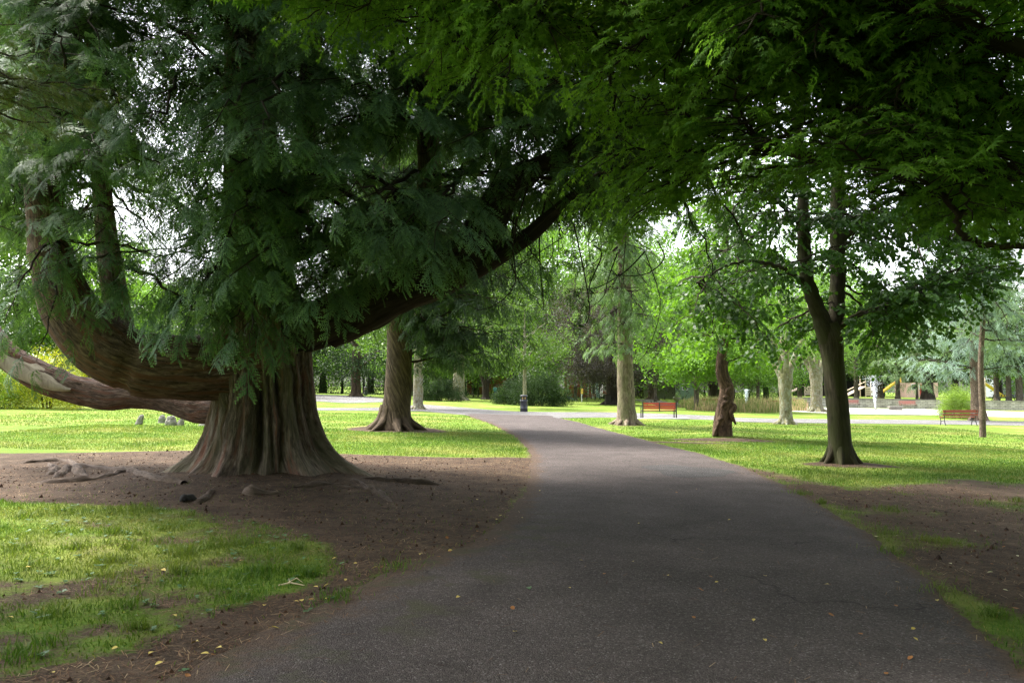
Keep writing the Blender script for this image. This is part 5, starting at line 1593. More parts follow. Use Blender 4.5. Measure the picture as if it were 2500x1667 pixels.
# ------------------------------------------------------------------ street furniture
M_RED = plain_mat('red_slat_paint', (.44, .045, .038), .45, .4, .2, 9)
M_MAROON = plain_mat('maroon_slat_paint', (.24, .04, .028), .4, .5, .2, 9)
M_BLACK = plain_mat('black_iron', (.018, .018, .02), .45, .5, .2)
M_WOOD = plain_mat('brown_wood', (.26, .12, .055), .6, .3, .3, 5)
M_STONE = plain_mat('grey_stone', (.22, .21, .185), .9, .2, .35, 3, bump=.6)
M_CONC = plain_mat('pale_concrete', (.50, .48, .45), .9, .2, .12, 3)
M_BIN = plain_mat('bin_plastic', (.022, .024, .034), .38, .5, .15)
M_GOLDP = plain_mat('gold_emblem', (.50, .36, .14), .5, .4, .1)
M_WHITE = plain_mat('white_paint', (.75, .74, .72), .5, .4, .08)
M_YEL = plain_mat('yellow_plastic', (.70, .46, .08), .4, .5, .1)


def bench_back(name, label, q, rz):
    """seen from behind: two end frames, a middle post, three back slats, seat"""
    t = thing(name, label, 'bench', q, rz)
    for sx in (-.94, .94):
        m = MB().box((sx, -.02, .46), (.06, .07, .94)); m.box((sx, .46, .20), (.055, .06, .46)); m.box((sx, .22, .44), (.05, .44, .05)); m.box((sx, .24, .64), (.05, .46, .04)); m.box((sx, .46, .52), (.045, .05, .22))
        m.build('frame', M_BLACK, t, smooth=False)
    MB().box((0, -.02, .64), (.045, .05, .50)).build('post', M_BLACK, t, smooth=False)
    for z in (.84, .705, .585): MB().box((0, .025, z), (1.82, .03, .095)).build('back_slat', M_RED, t, smooth=False)
    for y in (.10, .20, .30, .40): MB().box((0, y, .455), (1.82, .085, .03)).build('seat_slat', M_RED, t, smooth=False)
    MB().box((0, -.02, .41), (1.82, .04, .035)).build('rail', M_BLACK, t, smooth=False)
    return t


q = (G(1564, 1021) + G(1656, 1023)) / 2
bench_back('park_bench', 'red slatted bench with black posts seen from behind on a pale slab', q, math.atan2(*( (G(1656, 1023) - G(1564, 1021))[[1, 0]])))
sl_ = MB().box((q[0] + .15, q[1] + .1, q[2] + .012), (2.9, 1.1, .05), 0)
tag(sl_.build('bench_slab', M_CONC, smooth=False), 'pale concrete slab beneath the red slatted bench', 'slab', kind='structure')


def bench_iron(name, label, q, rz, mat, group=None, w=1.95):
    t = thing(name, label, 'bench', q, rz, group)
    for sx in (-w / 2 + .1, w / 2 - .1):
        m = MB()
        m.tube([(sx, .42, 0), (sx, .36, .22), (sx, .40, .43)], [.022, .02, .02], 8, n=8)
        m.tube([(sx, -.12, 0), (sx, -.02, .22), (sx, .0, .43), (sx, -.10, .86)], [.024, .022, .022, .018], 8, n=12)
        m.tube([(sx, .40, .43), (sx, .2, .41), (sx, 0, .43)], [.02, .018, .02], 8, n=8)
        m.tube([(sx, .36, .2), (sx, .15, .26), (sx, -.02, .2)], [.014, .014, .014], 6, n=8)
        m.tube([(sx, .42, .44), (sx, .44, .62), (sx, .25, .66), (sx, -.05, .62)], [.016, .018, .018, .016], 8, n=12)
        m.build('frame', M_BLACK, t)
    MB().box((0, -.07, .79), (w, .035, .15)).build('back_slat', mat, t, smooth=False)
    MB().box((0, -.035, .60), (w, .035, .10)).build('back_slat', mat, t, smooth=False)
    for y in (.08, .2, .32): MB().box((0, y, .455), (w, .10, .032)).build('seat_slat', mat, t, smooth=False)
    return t


q = (G(2290, 1038) + G(2398, 1040)) / 2
bench_iron('park_bench', 'maroon wooden bench with iron ends beside the slim trunk at right', q + A3(0, 0, .01), 0.02, M_MAROON)
M_PINKRED = plain_mat('faded_red_paint', (.42, .15, .13), .5, .4, .15)
for px_, d_, lab in ((2075, 92, 'faded red bench against the stone wall, partly behind the dark trunk'), (2214, 92, 'faded red bench against the stone wall right of the fountain spray')):
    bench_iron('park_bench', lab, at(px_, d_, .02), math.pi, M_PINKRED, 'benches along the stone wall')
for px_, d_, lab in ((1737, 76, 'dark bench at the meadow edge left of the burled trunk'), (1893, 75, 'dark bench at the meadow edge left of the mottled pollard'), (1940, 88, 'dark bench half hidden between the pollards')):
    bench_iron('park_bench', lab, at(px_, d_), 0.1, M_MAROON, 'dark benches by the meadow')
bench_iron('park_bench', 'small orange brown bench alone on the far lawn', at(1442, 96, -1.1 + .0) if False else at(1442, 104), .1, M_WOOD, None, 1.3)


def litter_bin(label, q):
    t = thing('litter_bin', label, 'bin', q, 0, 'black litter bins')
    MB().lathe((0, 0, 0), [(.01, .0), (.235, .0), (.245, .03), (.245, .20), (.25, .21), (.25, .235), (.243, .245), (.245, .66), (.255, .67), (.255, .70), (.245, .71), (.243, .78), (.05, .78)], 32).build('body', M_BIN, t)
    MB().lathe((0, 0, 0), [(.18, .74), (.18, 1.0)], 24).build('liner', M_BLACK, t)
    for a in (45, 135, 225, 315):
        MB().tube([(.225 * math.cos(R(a)), .225 * math.sin(R(a)), .76), (.225 * math.cos(R(a)), .225 * math.sin(R(a)), 1.0)], [.035, .035], 8).build('post', M_BIN, t)
    MB().lathe((0, 0, 0), [(.06, .965), (.25, .965), (.262, .985), (.258, 1.03), (.22, 1.06), (.1, 1.075), (.005, 1.078)], 32).build('lid', M_BIN, t)
    for sx in (-.075, .075):
        e = MB(); e.tube([(sx, -.215, .80), (sx, -.215, .88), (sx - .01, -.215, .91)], [.028, .032, .018], 8, cap=True, flat=1)
        e.tube([(sx, -.215, .925), (sx, -.215, .955)], [.02, .018], 8, cap=True)
        e.build('emblem', M_GOLDP, t)
    return t


litter_bin('nearer black litter bin with pale emblems beside the path bend', G(1279, 1005))
litter_bin('far small black litter bin against the hedge', at(893, 104))

# yellow topped post, stump pedestal, low stone bench, urn
q = at(1420, 92); t = thing('sign_post', 'white post with a yellow plate on the far lawn', 'sign', q)
MB().tube([(0, 0, -.1), (0, 0, 1.2)], [.05, .05], 10).build('post', M_WHITE, t)
MB().box((.03, -.06, 1.25), (.26, .04, .62)).build('plate', M_YEL, t, smooth=False)
q = at(1484, 79); t = thing('plinth', 'dark square plinth at the foot of the copper beech', 'plinth', q)
MB().box((0, 0, .48), (.55, .55, 1.0), .1).build('block', plain_mat('dark_wood_block', (.04, .035, .03), .9, .2, .3), t, smooth=False)
MB().box((0, 0, 1.01), (.64, .64, .06), .1).build('cap', B_DARK, t, smooth=False)
q = at(2185, 82); t = thing('stone_bench', 'low grey stone block seat on the pavement by the fountain', 'seat', q)
MB().box((0, 0, .36), (1.45, .5, .14)).build('top', M_STONE, t, smooth=False)
MB().box((0, 0, .14), (1.25, .4, .29), 0, .95).build('block', M_STONE, t, smooth=False)
q = at(1652, 83.5); t = thing('stone_urn', 'pale stone urn holding the small green plant', 'urn', q)
MB().lathe((0, 0, 0), [(.01, 0), (.28, 0), (.28, .12), (.12, .2), (.1, .4), (.3, .55), (.42, .8), (.45, .85), (.38, .85), (.3, .7)], 20).build('bowl', M_STONE, t)


# standing stones on the left lawn
def rock(label, q, size, tilt, seed, group='stones on the left lawn'):
    g = np.random.default_rng(seed)
    m = MB(); ns, nr = 14, 9
    th_ = np.linspace(0, 2 * np.pi, ns, endpoint=False)
    rows = []
    for k in range(nr):
        u_ = k / (nr - 1); r_ = (1 - u_ ** 3.2 * .75) * (1 + .05 * g.normal())
        if k == nr - 1: r_ = .02
        ang = .5 * np.abs(np.cos(th_ * 2 + seed)) ** .6 * .25 + .85
        rows.append(np.column_stack([np.cos(th_) * r_ * ang * size[0] / 2 + tilt * u_ * size[2], np.sin(th_) * r_ * ang * size[1] / 2, np.full(ns, (min(u_ * 1.08, 1.0)) * size[2] - .06) + g.normal(0, .012, ns)]))
    v = np.concatenate(rows) + g.normal(0, .012, (ns * nr, 3)) * size[2]
    i = np.arange(nr - 1)[:, None]; j = np.arange(ns)[None, :]; j2 = (j + 1) % ns
    m.add(v + np.asarray(q), np.stack([i * ns + j, i * ns + j2, (i + 1) * ns + j2, (i + 1) * ns + j], -1).reshape(-1, 4))
    t = world_thing('standing_stone', label, 'stone', q, group)
    o = m.build('stone', M_STONE, t, smooth=False)
    return t


def rock1(*a):
    t = rock(*a); ch = t.children[0]
    ch.parent = None; me = ch.data
    loc = t.location.copy(); lab, grp = t['label'], t['group']
    bpy.data.objects.remove(t)
    ch.name = 'standing_stone'; ch.location = loc
    tag(ch, lab, 'stone', grp)


rock1('leaning pointed grey stone standing alone, leftmost on the lawn', G(337, 1036), (.26, .2, .40), .35, 1)
rock1('squat grey boulder in the middle of the stone cluster', G(418, 1038), (.40, .35, .38), -.05, 2)
rock1('pale leaning slab against the squat grey boulder', G(440, 1038.5), (.28, .2, .29), .15, 3)
rock1('small reddish topped stone behind the squat boulder', G(394, 1032), (.30, .25, .34), .1, 4)
rock1('low flat stone right of the cluster by the cedar trunk', G(492, 1039), (.34, .2, .12), .1, 5)

# low wall and terrace
def stone_wall_mat():
    k = NT('stone_wall')
    tc = k.n('ShaderNodeTexCoord').outputs['Object']
    br = k.n('ShaderNodeTexBrick'); br.inputs['Scale'].default_value = 1.0
    mp = k.n('ShaderNodeMapping'); mp.inputs['Rotation'].default_value = (R(90), 0, 0); k.l(tc, mp.inputs['Vector'])
    k.l(mp.outputs[0], br.inputs['Vector'])
    for nm, val in (('Brick Width', .55), ('Row Height', .19), ('Mortar Size', .02), ('Bias', 0.0)): br.inputs[nm].default_value = val
    br.inputs['Color1'].default_value = (.30, .28, .25, 1); br.inputs['Color2'].default_value = (.46, .43, .39, 1); br.inputs['Mortar'].default_value = (.17, .16, .14, 1)
    col = k.mix(1.0, br.outputs['Color'], k.ramp(k.noise(tc, 1.4, 5, .65), [(.3, .65), (.7, 1.25)]), 'MULTIPLY')
    return k.done(k.bsdf(col, .92, .2, k.bump(br.outputs['Fac'], -.6, .03)))


a, b = at(1905, 95.5), at(2680, 90)
wl = thing('stone_wall', 'low grey stone retaining wall behind the fountain', 'wall', (a + b) / 2, math.atan2(b[1] - a[1], b[0] - a[0]))
Lw = float(np.hypot(*(b - a)[:2]))
M_WALL = stone_wall_mat()
# the wall follows the slope: built in courses of short lengths joined in one mesh
wm, cm = MB(), MB()
nseg = 24
for k in range(nseg):
    u0, u1 = k / nseg, (k + 1) / nseg
    p = a + (b - a) * (u0 + u1) / 2; z = float(gz(p[0], p[1])) - wl.location.z
    wm.box((Lw * ((u0 + u1) / 2 - .5), 0, z + .42), (Lw / nseg, .42, 1.15))
    cm.box((Lw * ((u0 + u1) / 2 - .5), 0, z + 1.03), (Lw / nseg, .5, .075))
wm.build('wall', M_WALL, wl, smooth=False); cm.build('coping', M_STONE, wl, smooth=False)
tm = MB(); n = 40
ta = np.linspace(0, 1, n)[:, None]
A_ = a + (b - a) * ta; B_ = at(1925, 190) + (at(2780, 190) - at(1925, 190)) * ta
rows = []
for s_ in np.linspace(0, 1, 14):
    p = A_ * (1 - s_) + B_ * s_; p = p.copy(); p[:, 1] += .2; p[:, 2] = gz(p[:, 0], p[:, 1]) + .98; rows.append(p)
i = np.arange(13)[:, None]; j = np.arange(n - 1)[None, :]
tm.add(np.concatenate(rows), np.stack([i * n + j, i * n + j + 1, (i + 1) * n + j + 1, (i + 1) * n + j], -1).reshape(-1, 4))
tag(tm.build('terrace_lawn', M_GROUND), 'raised lawn terrace behind the stone wall', 'lawn', kind='structure')

# stone steps rising to the far tree
for k in range(7):
    px_, py_ = 1632 - k * 10.5, 982 - k * 2.6
    q = at(px_, 80 + k * 6)
    st_ = MB().box((q[0], q[1], q[2] + .07), (2.6, .9, .20), .05)
    tag(st_.build('stone_step', M_STONE, smooth=False), 'stone step of the far flight right of the grey ridged trunk', 'step', 'flight of stone steps')

# ------------------------------------------------------------------ fountains
def water_mat():
    k = NT('white_water')
    b = k.bsdf((.85, .9, .95), .3, .5); t_ = k.n('ShaderNodeBsdfTranslucent'); t_.inputs[0].default_value = (.9, .95, 1, 1)
    m = k.n('ShaderNodeMixShader'); m.inputs[0].default_value = .5; k.l(b, m.inputs[1]); k.l(t_.outputs[0], m.inputs[2])
    return k.done(m.outputs[0])


M_WATER = water_mat()


def drops(mb, p, s):
    n = len(p); tet = np.array([[1, 0, -.5], [-.5, .87, -.5], [-.5, -.87, -.5], [0, 0, 1.1]])
    v = tet[None] * s[:, None, None] + p[:, None]
    k = np.arange(n)[:, None, None] * 4
    mb.add(v.reshape(-1, 3), (k + np.array([[0, 1, 3], [1, 2, 3], [2, 0, 3]])).reshape(-1, 3))


def jet(label, q, h, w, n, spread):
    t = world_thing('fountain_jet', label, 'fountain', q)
    m = MB()
    u_ = rng.uniform(0, 1, n) ** .8; rad_ = (w * (.35 + .65 * u_) + spread * u_ ** 2) * rng.normal(0, .42, n)
    a_ = rng.uniform(0, 6.28, n)
    p = q + np.column_stack([rad_ * np.cos(a_) - spread * .12 * u_, rad_ * np.sin(a_), u_ * h])
    drops(m, p, rng.uniform(.012, .04, n) * (1.15 - .6 * u_))
    m.build('spray', M_WATER, t, smooth=False)
    MB().lathe(q, [(.02, 0), (.16, 0), (.14, .12), (.05, .16), (.01, .16)], 14).build('nozzle', M_STONE, t)
    return t


jet('narrow white fountain column rising from the meadow bed', at(1822, 76), 1.85, .22, 2600, .05)
jet('wide white fountain spray before the low stone wall', at(2136, 84), 3.6, .14, 1700, 1.5)
q = at(1692, 80); dw = world_thing('white_driftwood', 'whitish tangled driftwood at the meadow edge', 'driftwood', q)
dm = MB()
for _ in range(9):
    p0 = q + A3(rng.uniform(-.9, .7), rng.uniform(-.2, .2), .05)
    dm.tube([p0, p0 + A3(rng.uniform(-.3, .4), 0, rng.uniform(.2, .5)), p0 + A3(rng.uniform(.1, .9), 0, rng.uniform(.05, .7))], [.09, .08, .03], 8, n=10, lump=.2)
dm.build('branch', M_BAREWOOD, dw)

# ------------------------------------------------------------------ far buildings, van, playground
def brick_mat():
    k = NT('red_brick')
    tc = k.n('ShaderNodeTexCoord').outputs['Object']
    col = k.mix(1.0, (.34, .085, .06), k.ramp(k.noise(tc, .9, 5, .6), [(.3, .7), (.7, 1.2)]), 'MULTIPLY')
    return k.done(k.bsdf(col, .9, .2))


M_BRICK = brick_mat()
M_ROOF = plain_mat('slate_roof', (.09, .09, .10), .7, .3, .2)
M_GLASS = plain_mat('dark_glass', (.03, .035, .04), .1, .6, .1)
M_BLUEP = plain_mat('pale_blue_wall', (.36, .48, .53), .7, .3, .08)
M_CREAM = plain_mat('cream_wall', (.62, .58, .52), .85, .2, .1)


def building(name, label, px0, px1, d, h, mat, wins=(), roof=True, depth=7, pilasters=0, dz=0.0):
    a, b = at(px0, d, dz), at(px1, d, dz)
    q = (a + b) / 2; w = b[0] - a[0]
    t = thing(name, label, 'building', q)
    MB().box((0, depth / 2, h / 2 - .4), (w, depth, h + .8)).build('wall', mat, t, smooth=False)
    if roof:
        m = MB(); e = .4
        v = [(-w / 2 - e, -e, h), (w / 2 + e, -e, h), (w / 2 + e, depth + e, h), (-w / 2 - e, depth + e, h), (-w / 2 - e, depth / 2, h + 2.2), (w / 2 + e, depth / 2, h + 2.2)]
        m.add(v, [[0, 1, 5, 4], [2, 3, 4, 5]]); m.more([[1, 2, 5], [3, 0, 4]]); m.build('roof', M_ROOF, t, smooth=False)
    for k in range(pilasters):
        x_ = -w / 2 + w * (k + .5) / pilasters
        MB().box((x_, -.06, h / 2), (.28, .12, h)).build('pilaster', M_CREAM, t, smooth=False)
    for (u_, z_, ww, hh) in wins:
        f_ = MB().box((-w / 2 + u_ * w, -.03, z_), (ww + .2, .06, hh + .2)).build('window', M_WHITE, t, smooth=False)
        g_ = MB().box((-w / 2 + u_ * w, -.07, z_), (ww, .02, hh)).build('pane', M_GLASS, f_, smooth=False)
    return t


building('brick_building', 'long low red brick building beyond the forked tree', 1140, 1262, 140, 4.2, M_BRICK, [(.3, 2.2, 1.2, 1.2)])
building('brick_wall', 'red brick wall with pale pilasters left of the blue kiosk', 1378, 1444, 138, 3.6, M_BRICK, pilasters=4, roof=False, depth=.5)
building('blue_kiosk', 'pale blue and white kiosk beside the red brick wall', 1446, 1472, 136, 4.0, M_BLUEP, [(.12, 2.0, .5, 2.6), (.75, 2.0, .5, 2.2)], roof=False, depth=4)
building('white_wall', 'whitewashed garden wall behind the far flight of steps', 1470, 1660, 152, 3.2, M_CREAM, roof=False, depth=.6, pilasters=8)
building('green_shed', 'small green boarded shed behind the meadow', 1660, 1694, 134, 3.2, plain_mat('green_boards', (.16, .24, .16), .8, .2, .2), [(.35, 2.2, .8, .9)], depth=4)
building('grey_building', 'grey building with a pale notice behind the right edge trees', 2425, 2560, 158, 5.0, plain_mat('grey_render', (.22, .24, .26), .8, .2, .1), [(.25, 2.6, 1.2, 1.4), (.7, 2.6, 1.2, 1.4)], depth=8, dz=1)
building('dark_fence', 'dark boarded fence behind the playground', 1940, 2160, 150, 4.0, plain_mat('dark_boards', (.045, .042, .045), .9, .1, .3), roof=False, depth=.2, dz=1)

# van
q = at(1487, 128); t = thing('parked_van', 'white van with orange chevrons parked behind the copper beech', 'van', q, 0)
m = MB(); pr = np.array([(-.98, .35), (.98, .35), (1.0, .9), (.95, 1.3), (.82, 2.05), (.6, 2.15), (-.6, 2.15), (-.82, 2.05), (-.95, 1.3), (-1.0, .9)])
v = np.concatenate([np.column_stack([pr[:, 0], np.full(10, y_), pr[:, 1]]) for y_ in (0, 4.6)])
m.add(v, [[k, (k + 1) % 10, 10 + (k + 1) % 10, 10 + k] for k in range(10)])
m.more([[0, 2, 1], [0, 3, 2], [0, 4, 3], [0, 5, 4], [0, 6, 5], [0, 7, 6], [0, 8, 7], [0, 9, 8]])
m.build('body', M_WHITE, t, smooth=False)
M_ORANGE = plain_mat('orange_chevron', (.75, .16, .05), .4, .5, .05)
for k in range(4):
    for s_ in (-1, 1):
        x0_ = s_ * (.08 + k * .22)
        MB().add([(x0_, -.012, 1.28), (x0_ + s_ * .11, -.012, 1.28), (x0_ + s_ * .31, -.012, .75), (x0_ + s_ * .20, -.012, .75)], [[0, 1, 2, 3]]).build('chevron', M_ORANGE, t, smooth=False)
for s_ in (-.4, .4): MB().box((s_, -.02, 1.68), (.62, .03, .55)).build('window', M_GLASS, t, smooth=False)
MB().box((0, -.08, .42), (1.96, .18, .26)).build('bumper', M_BLACK, t, smooth=False)
for s_ in (-.78, .78):
    for y_ in (.9, 3.7):
        w_ = MB(); w_.tube([(s_ - .12, y_, .33), (s_ + .12, y_, .33)], [.33, .33], 18, cap=True); w_.build('wheel', M_BLACK, t)
for s_ in (-.93, .93): MB().box((s_, -.02, 1.05), (.1, .05, .35)).build('tail_light', M_RED, t, smooth=False)
MB().box((0, -.025, .62), (.52, .02, .11)).build('number_plate', M_YEL, t, smooth=False)


# playground on the terrace
M_TIMBER = plain_mat('pale_timber', (.52, .42, .33), .8, .2, .15)


def play_frame(label, px_, d_, w_, h_):
    t = thing('play_frame', label, 'climbing frame', at(px_, d_, 1.0), .1)
    for x_ in (-w_ / 2, w_ / 2):
        for y_ in (0, 1.6): MB().tube([(x_, y_, -.1), (x_, y_, h_)], [.09, .08], 8).build('post', M_TIMBER, t)
    m = MB()
    for z_ in (.4, .75, 1.1, 1.45): m.box((0, 0, z_), (w_, .05, .26))
    m.build('panel', M_TIMBER, t, smooth=False)
    MB().box((0, .8, 1.6), (w_, 1.6, .1)).build('deck', M_TIMBER, t, smooth=False)
    r_ = MB(); r_.add([(-w_ / 2 - 3.4, 0, 0), (-w_ / 2 - 3.4, 1.4, 0), (-w_ / 2, 1.4, 1.6), (-w_ / 2, 0, 1.6), (-w_ / 2 - 3.4, 0, .14), (-w_ / 2 - 3.4, 1.4, .14), (-w_ / 2, 1.4, 1.74), (-w_ / 2, 0, 1.74)], [[0, 1, 2, 3], [7, 6, 5, 4], [0, 3, 7, 4], [1, 5, 6, 2], [0, 4, 5, 1], [3, 2, 6, 7]])
    r_.tube([(-w_ / 2 - 3.3, 0, 1), (-w_ / 2, 0, 2.5)], [.1, .1], 8)
    r_.build('ramp', M_TIMBER, t, smooth=False)
    return t


play_frame('pale timber climbing frame with a ramp left of the fountain spray', 2126, 128, 1.8, 3.6)
play_frame('pale timber climbing frame beside the paler pollard', 1980, 130, 2.2, 3.8)


def slide(label, px_, d_, s_):
    t = thing('slide', label, 'slide', at(px_, d_, 1.0), 0)
    c = np.array([(-2.2 * s_, 0, .35), (-1.6 * s_, 0, .45), (0, 0, 1.6), (1.0 * s_, 0, 2.3)])
    sp_ = spline(c, 16); v = []
    for y_, z_ in ((-.35, .28), (-.3, 0), (.3, 0), (.35, .28)): v.append(sp_ + A3(0, y_, z_))
    v = np.stack(v, 1); i = np.arange(15)[:, None]; j = np.arange(3)[None, :]
    m = MB().add(v.reshape(-1, 3), np.stack([i * 4 + j, i * 4 + j + 1, (i + 1) * 4 + j + 1, (i + 1) * 4 + j], -1).reshape(-1, 4)); 
    m.add(v.reshape(-1, 3) + A3(0, 0, -.04), np.stack([i * 4 + j, (i + 1) * 4 + j, (i + 1) * 4 + j + 1, i * 4 + j + 1], -1).reshape(-1, 4)); m.build('chute', M_YEL, t)
    for y_ in (-.4, .4):
        MB().tube([(1.05 * s_, y_, -.1), (1.05 * s_, y_, 3.2)], [.07, .07], 8).build('post', M_TIMBER, t)
    MB().box((1.5 * s_, 0, 2.3), (1.0, .8, .08)).build('platform', M_TIMBER, t, smooth=False)
    MB().box((1.5 * s_, .45, 2.75), (1.0, .06, .8)).build('panel', M_YEL, t, smooth=False)
    return t


slide('yellow slide right of the fountain spray', 2172, 122, 1.0)
slide('yellow slide behind the slim trunk at right', 2418, 120, -1.0)
t = building('playground_house', 'orange and red playground house behind the slim tree', 2215, 2290, 136, 2.5, plain_mat('salmon_panel', (.70, .48, .40), .7, .3, .15), [(.2, 1.8, .6, .8), (.45, 1.8, .6, .8)], roof=False, depth=3, dz=1)
MB().box((.6, -.05, 1.3), (2.2, .08, 1.9)).build('door', M_RED, t, smooth=False)
for px_, d_, lab in ((2438, 101, 'dark picnic table at the foot of the terrace tree'), (2478, 103, 'dark picnic table between two right edge trunks')):
    t = thing('picnic_table', lab, 'picnic table', at(px_, d_, 1.0), .2)
    MB().box((0, 0, .74), (1.7, .75, .05)).build('table_top', M_BLACK, t, smooth=False)
    for s_ in (-.65, .65): MB().box((0, s_, .44), (1.7, .26, .05)).build('seat', M_BLACK, t, smooth=False)
    for s_ in (-.6, .6):
        MB().tube([(s_, -.55, 0), (s_, -.2, .72)], [.05, .05], 6).tube([(s_, .55, 0), (s_, .2, .72)], [.05, .05], 6).build('leg', M_BLACK, t)


# ------------------------------------------------------------------ people far off
M_SKIN = plain_mat('skin', (.50, .30, .22), .6, .3, .05)
M_HAIR = plain_mat('dark_hair', (.03, .022, .018), .6, .3, .1)


def skin_body(t, joints, name):
    """joints: list of (pos, radius, parent)"""
    me = bpy.data.meshes.new(name)
    me.from_pydata([j[0] for j in joints], [(j[2], k) for k, j in enumerate(joints) if j[2] >= 0], [])
    o = bpy.data.objects.new(name, me); COL.objects.link(o); o.parent = t
    md = o.modifiers.new('skin', 'SKIN'); md.use_smooth_shade = True
    for k, j in enumerate(joints):
        sv = me.skin_vertices[0].data[k]
        sv.radius = (j[1], j[1]); sv.use_root = (k == 0)
    ss = o.modifiers.new('sub', 'SUBSURF'); ss.levels = 1; ss.render_levels = 1
    return o


def person(label, q, rz, shirt, trousers, stride=.18, seated=False):
    t = thing('person', label, 'person', q, rz)
    if not seated:
        hip, kn = .92, .48
        J = [((0, 0, hip), .13, -1), ((0, 0, 1.12), .125, 0), ((0, 0, 1.34), .15, 1), ((0, 0, 1.47), .06, 2), ((0, -.01, 1.56), .085, 3), ((0, -.015, 1.66), .095, 4), ((0, -.01, 1.73), .06, 5)]
        for s_ in (-1, 1):
            k = len(J); f_ = stride * s_
            J += [((s_ * .10, 0, hip - .06), .10, 0), ((s_ * .10, -f_ * .5, kn), .065, k), ((s_ * .10, -f_ * .6 + .04, .09), .045, k + 1), ((s_ * .10, -f_ * .6 - .12, .04), .04, k + 2)]
            k = len(J)
            J += [((s_ * .19, 0, 1.38), .06, 2), ((s_ * .24, f_ * .5, 1.12), .045, k), ((s_ * .24, f_ * .8 - .06, .90), .036, k + 1), ((s_ * .235, f_ * .9 - .1, .82), .035, k + 2)]
    else:
        J = [((0, 0, .13), .14, -1), ((0, .06, .34), .13, 0), ((0, .05, .56), .15, 1), ((0, .0, .69), .06, 2), ((0, -.03, .78), .085, 3), ((0, -.035, .87), .09, 4), ((0, -.03, .93), .05, 5)]
        for s_ in (-1, 1):
            k = len(J)
            J += [((s_ * .10, -.08, .14), .10, 0), ((s_ * .12, -.42, .42), .07, k), ((s_ * .11, -.72, .09), .045, k + 1), ((s_ * .11, -.84, .05), .04, k + 2)]
            k = len(J)
            J += [((s_ * .19, .03, .58), .06, 2), ((s_ * .24, -.12, .38), .045, k), ((s_ * .15, -.34, .42), .036, k + 1), ((s_ * .12, -.42, .44), .034, k + 2)]
    o = skin_body(t, J, 'body')
    # one continuous body; skin, shirt and trousers by height on the figure
    k = NT('clothed_figure')
    tc = k.n('ShaderNodeTexCoord').outputs['Object']; sp = k.n('ShaderNodeSeparateXYZ'); k.l(tc, sp.inputs[0])
    hz, hs = (.93, 1.47) if not seated else (.24, .69)
    col = k.mix(k.math('GREATER_THAN', sp.outputs[2], hz), trousers, shirt)
    col = k.mix(k.math('GREATER_THAN', sp.outputs[2], hs), col, (.50, .30, .22))
    o.data.materials.clear(); o.data.materials.append(k.done(k.bsdf(col, .8, .2)))
    hz_ = 1.68 if not seated else .89
    h = MB(); h.lathe((0, .012, hz_ - .04), [(.10, -.10), (.115, 0), (.10, .07), (.06, .115), (.01, .13)], 14); h.build('hair', M_HAIR, t)
    return t


# ------------------------------------------------------------------ fallen leaves, twigs and bits on the ground
def more_spots(n, seed):
    g = np.random.default_rng(seed); o = []
    L_ = np.array([(393, 1667), (595, 1573), (808, 1467), (957, 1392), (1148, 1329), (1233, 1265)], float)
    for _ in range(n):
        t_ = g.uniform(0, 4.99); k_ = int(t_); p = L_[k_] * (1 - t_ + k_) + L_[k_ + 1] * (t_ - k_)
        o.append((p[0] + g.normal(-15, 30), min(1655, p[1] + g.normal(-5, 14))))
    return tuple(o)


def leaf_mesh(seed):
    g = np.random.default_rng(seed); mb = MB()
    L = 1.0; n = 6
    t_ = np.linspace(0, 1, n); wv = .34 * np.sin(np.pi * t_ ** .75) ** .8 * L
    curl = .10 * np.sin(t_ * 3 + seed) + .16 * (t_ - .5) ** 2
    fold = .35
    c = np.column_stack([t_ * L - .5, np.zeros(n), curl]); l_ = c + np.column_stack([np.zeros(n), wv, wv * fold * g.uniform(.2, 1.4)]); r_ = c - np.column_stack([np.zeros(n), wv, -wv * fold * g.uniform(.2, 1.4)])
    v = np.stack([l_, c, r_], 1).reshape(-1, 3); i = np.arange(n - 1)[:, None]; j = np.arange(2)[None, :]
    mb.add(v, np.stack([i * 3 + j, i * 3 + j + 1, (i + 1) * 3 + j + 1, (i + 1) * 3 + j], -1).reshape(-1, 4))
    mb.tube([(-.5, 0, curl[0]), (-.75, .05, .02)], [.012, .01], 4)
    return mb


LM = {'yellow': plain_mat('yellow_fallen_leaf', (.52, .40, .10), .6, .3, .25, 20), 'brown': plain_mat('brown_fallen_leaf', (.28, .12, .035), .7, .3, .3, 20),
      'pale': plain_mat('pale_fallen_leaf', (.55, .50, .28), .6, .3, .2, 20), 'green': plain_mat('green_fallen_leaf', (.05, .12, .03), .5, .4, .2, 20)}
base = {}
for ci, (cn, mt_) in enumerate(LM.items()):
    for v_ in range(2):
        o = leaf_mesh(ci * 2 + v_).build('fallen_leaf', mt_); base[(cn, v_)] = o


def place_leaf(px_, py_, cn, sz, label, group, used={}):
    q = G(px_, py_)
    hard = on_hard(np.array([q[0]]), np.array([q[1]]))[0]
    z = float(path_z(np.array([q[0]]), np.array([q[1]]))[0]) if hard else q[2] + .012
    src = base[(cn, int(rng.integers(0, 2)))]
    if src.name in used: o = src.copy(); COL.objects.link(o)
    else: o = src; used[src.name] = 1
    o.location = (q[0], q[1], z + .008); o.scale = (sz * .66,) * 3
    o.rotation_euler = (rng.normal(0, .15), rng.normal(0, .15), rng.uniform(0, 6.28))
    tag(o, label, 'leaf', group)


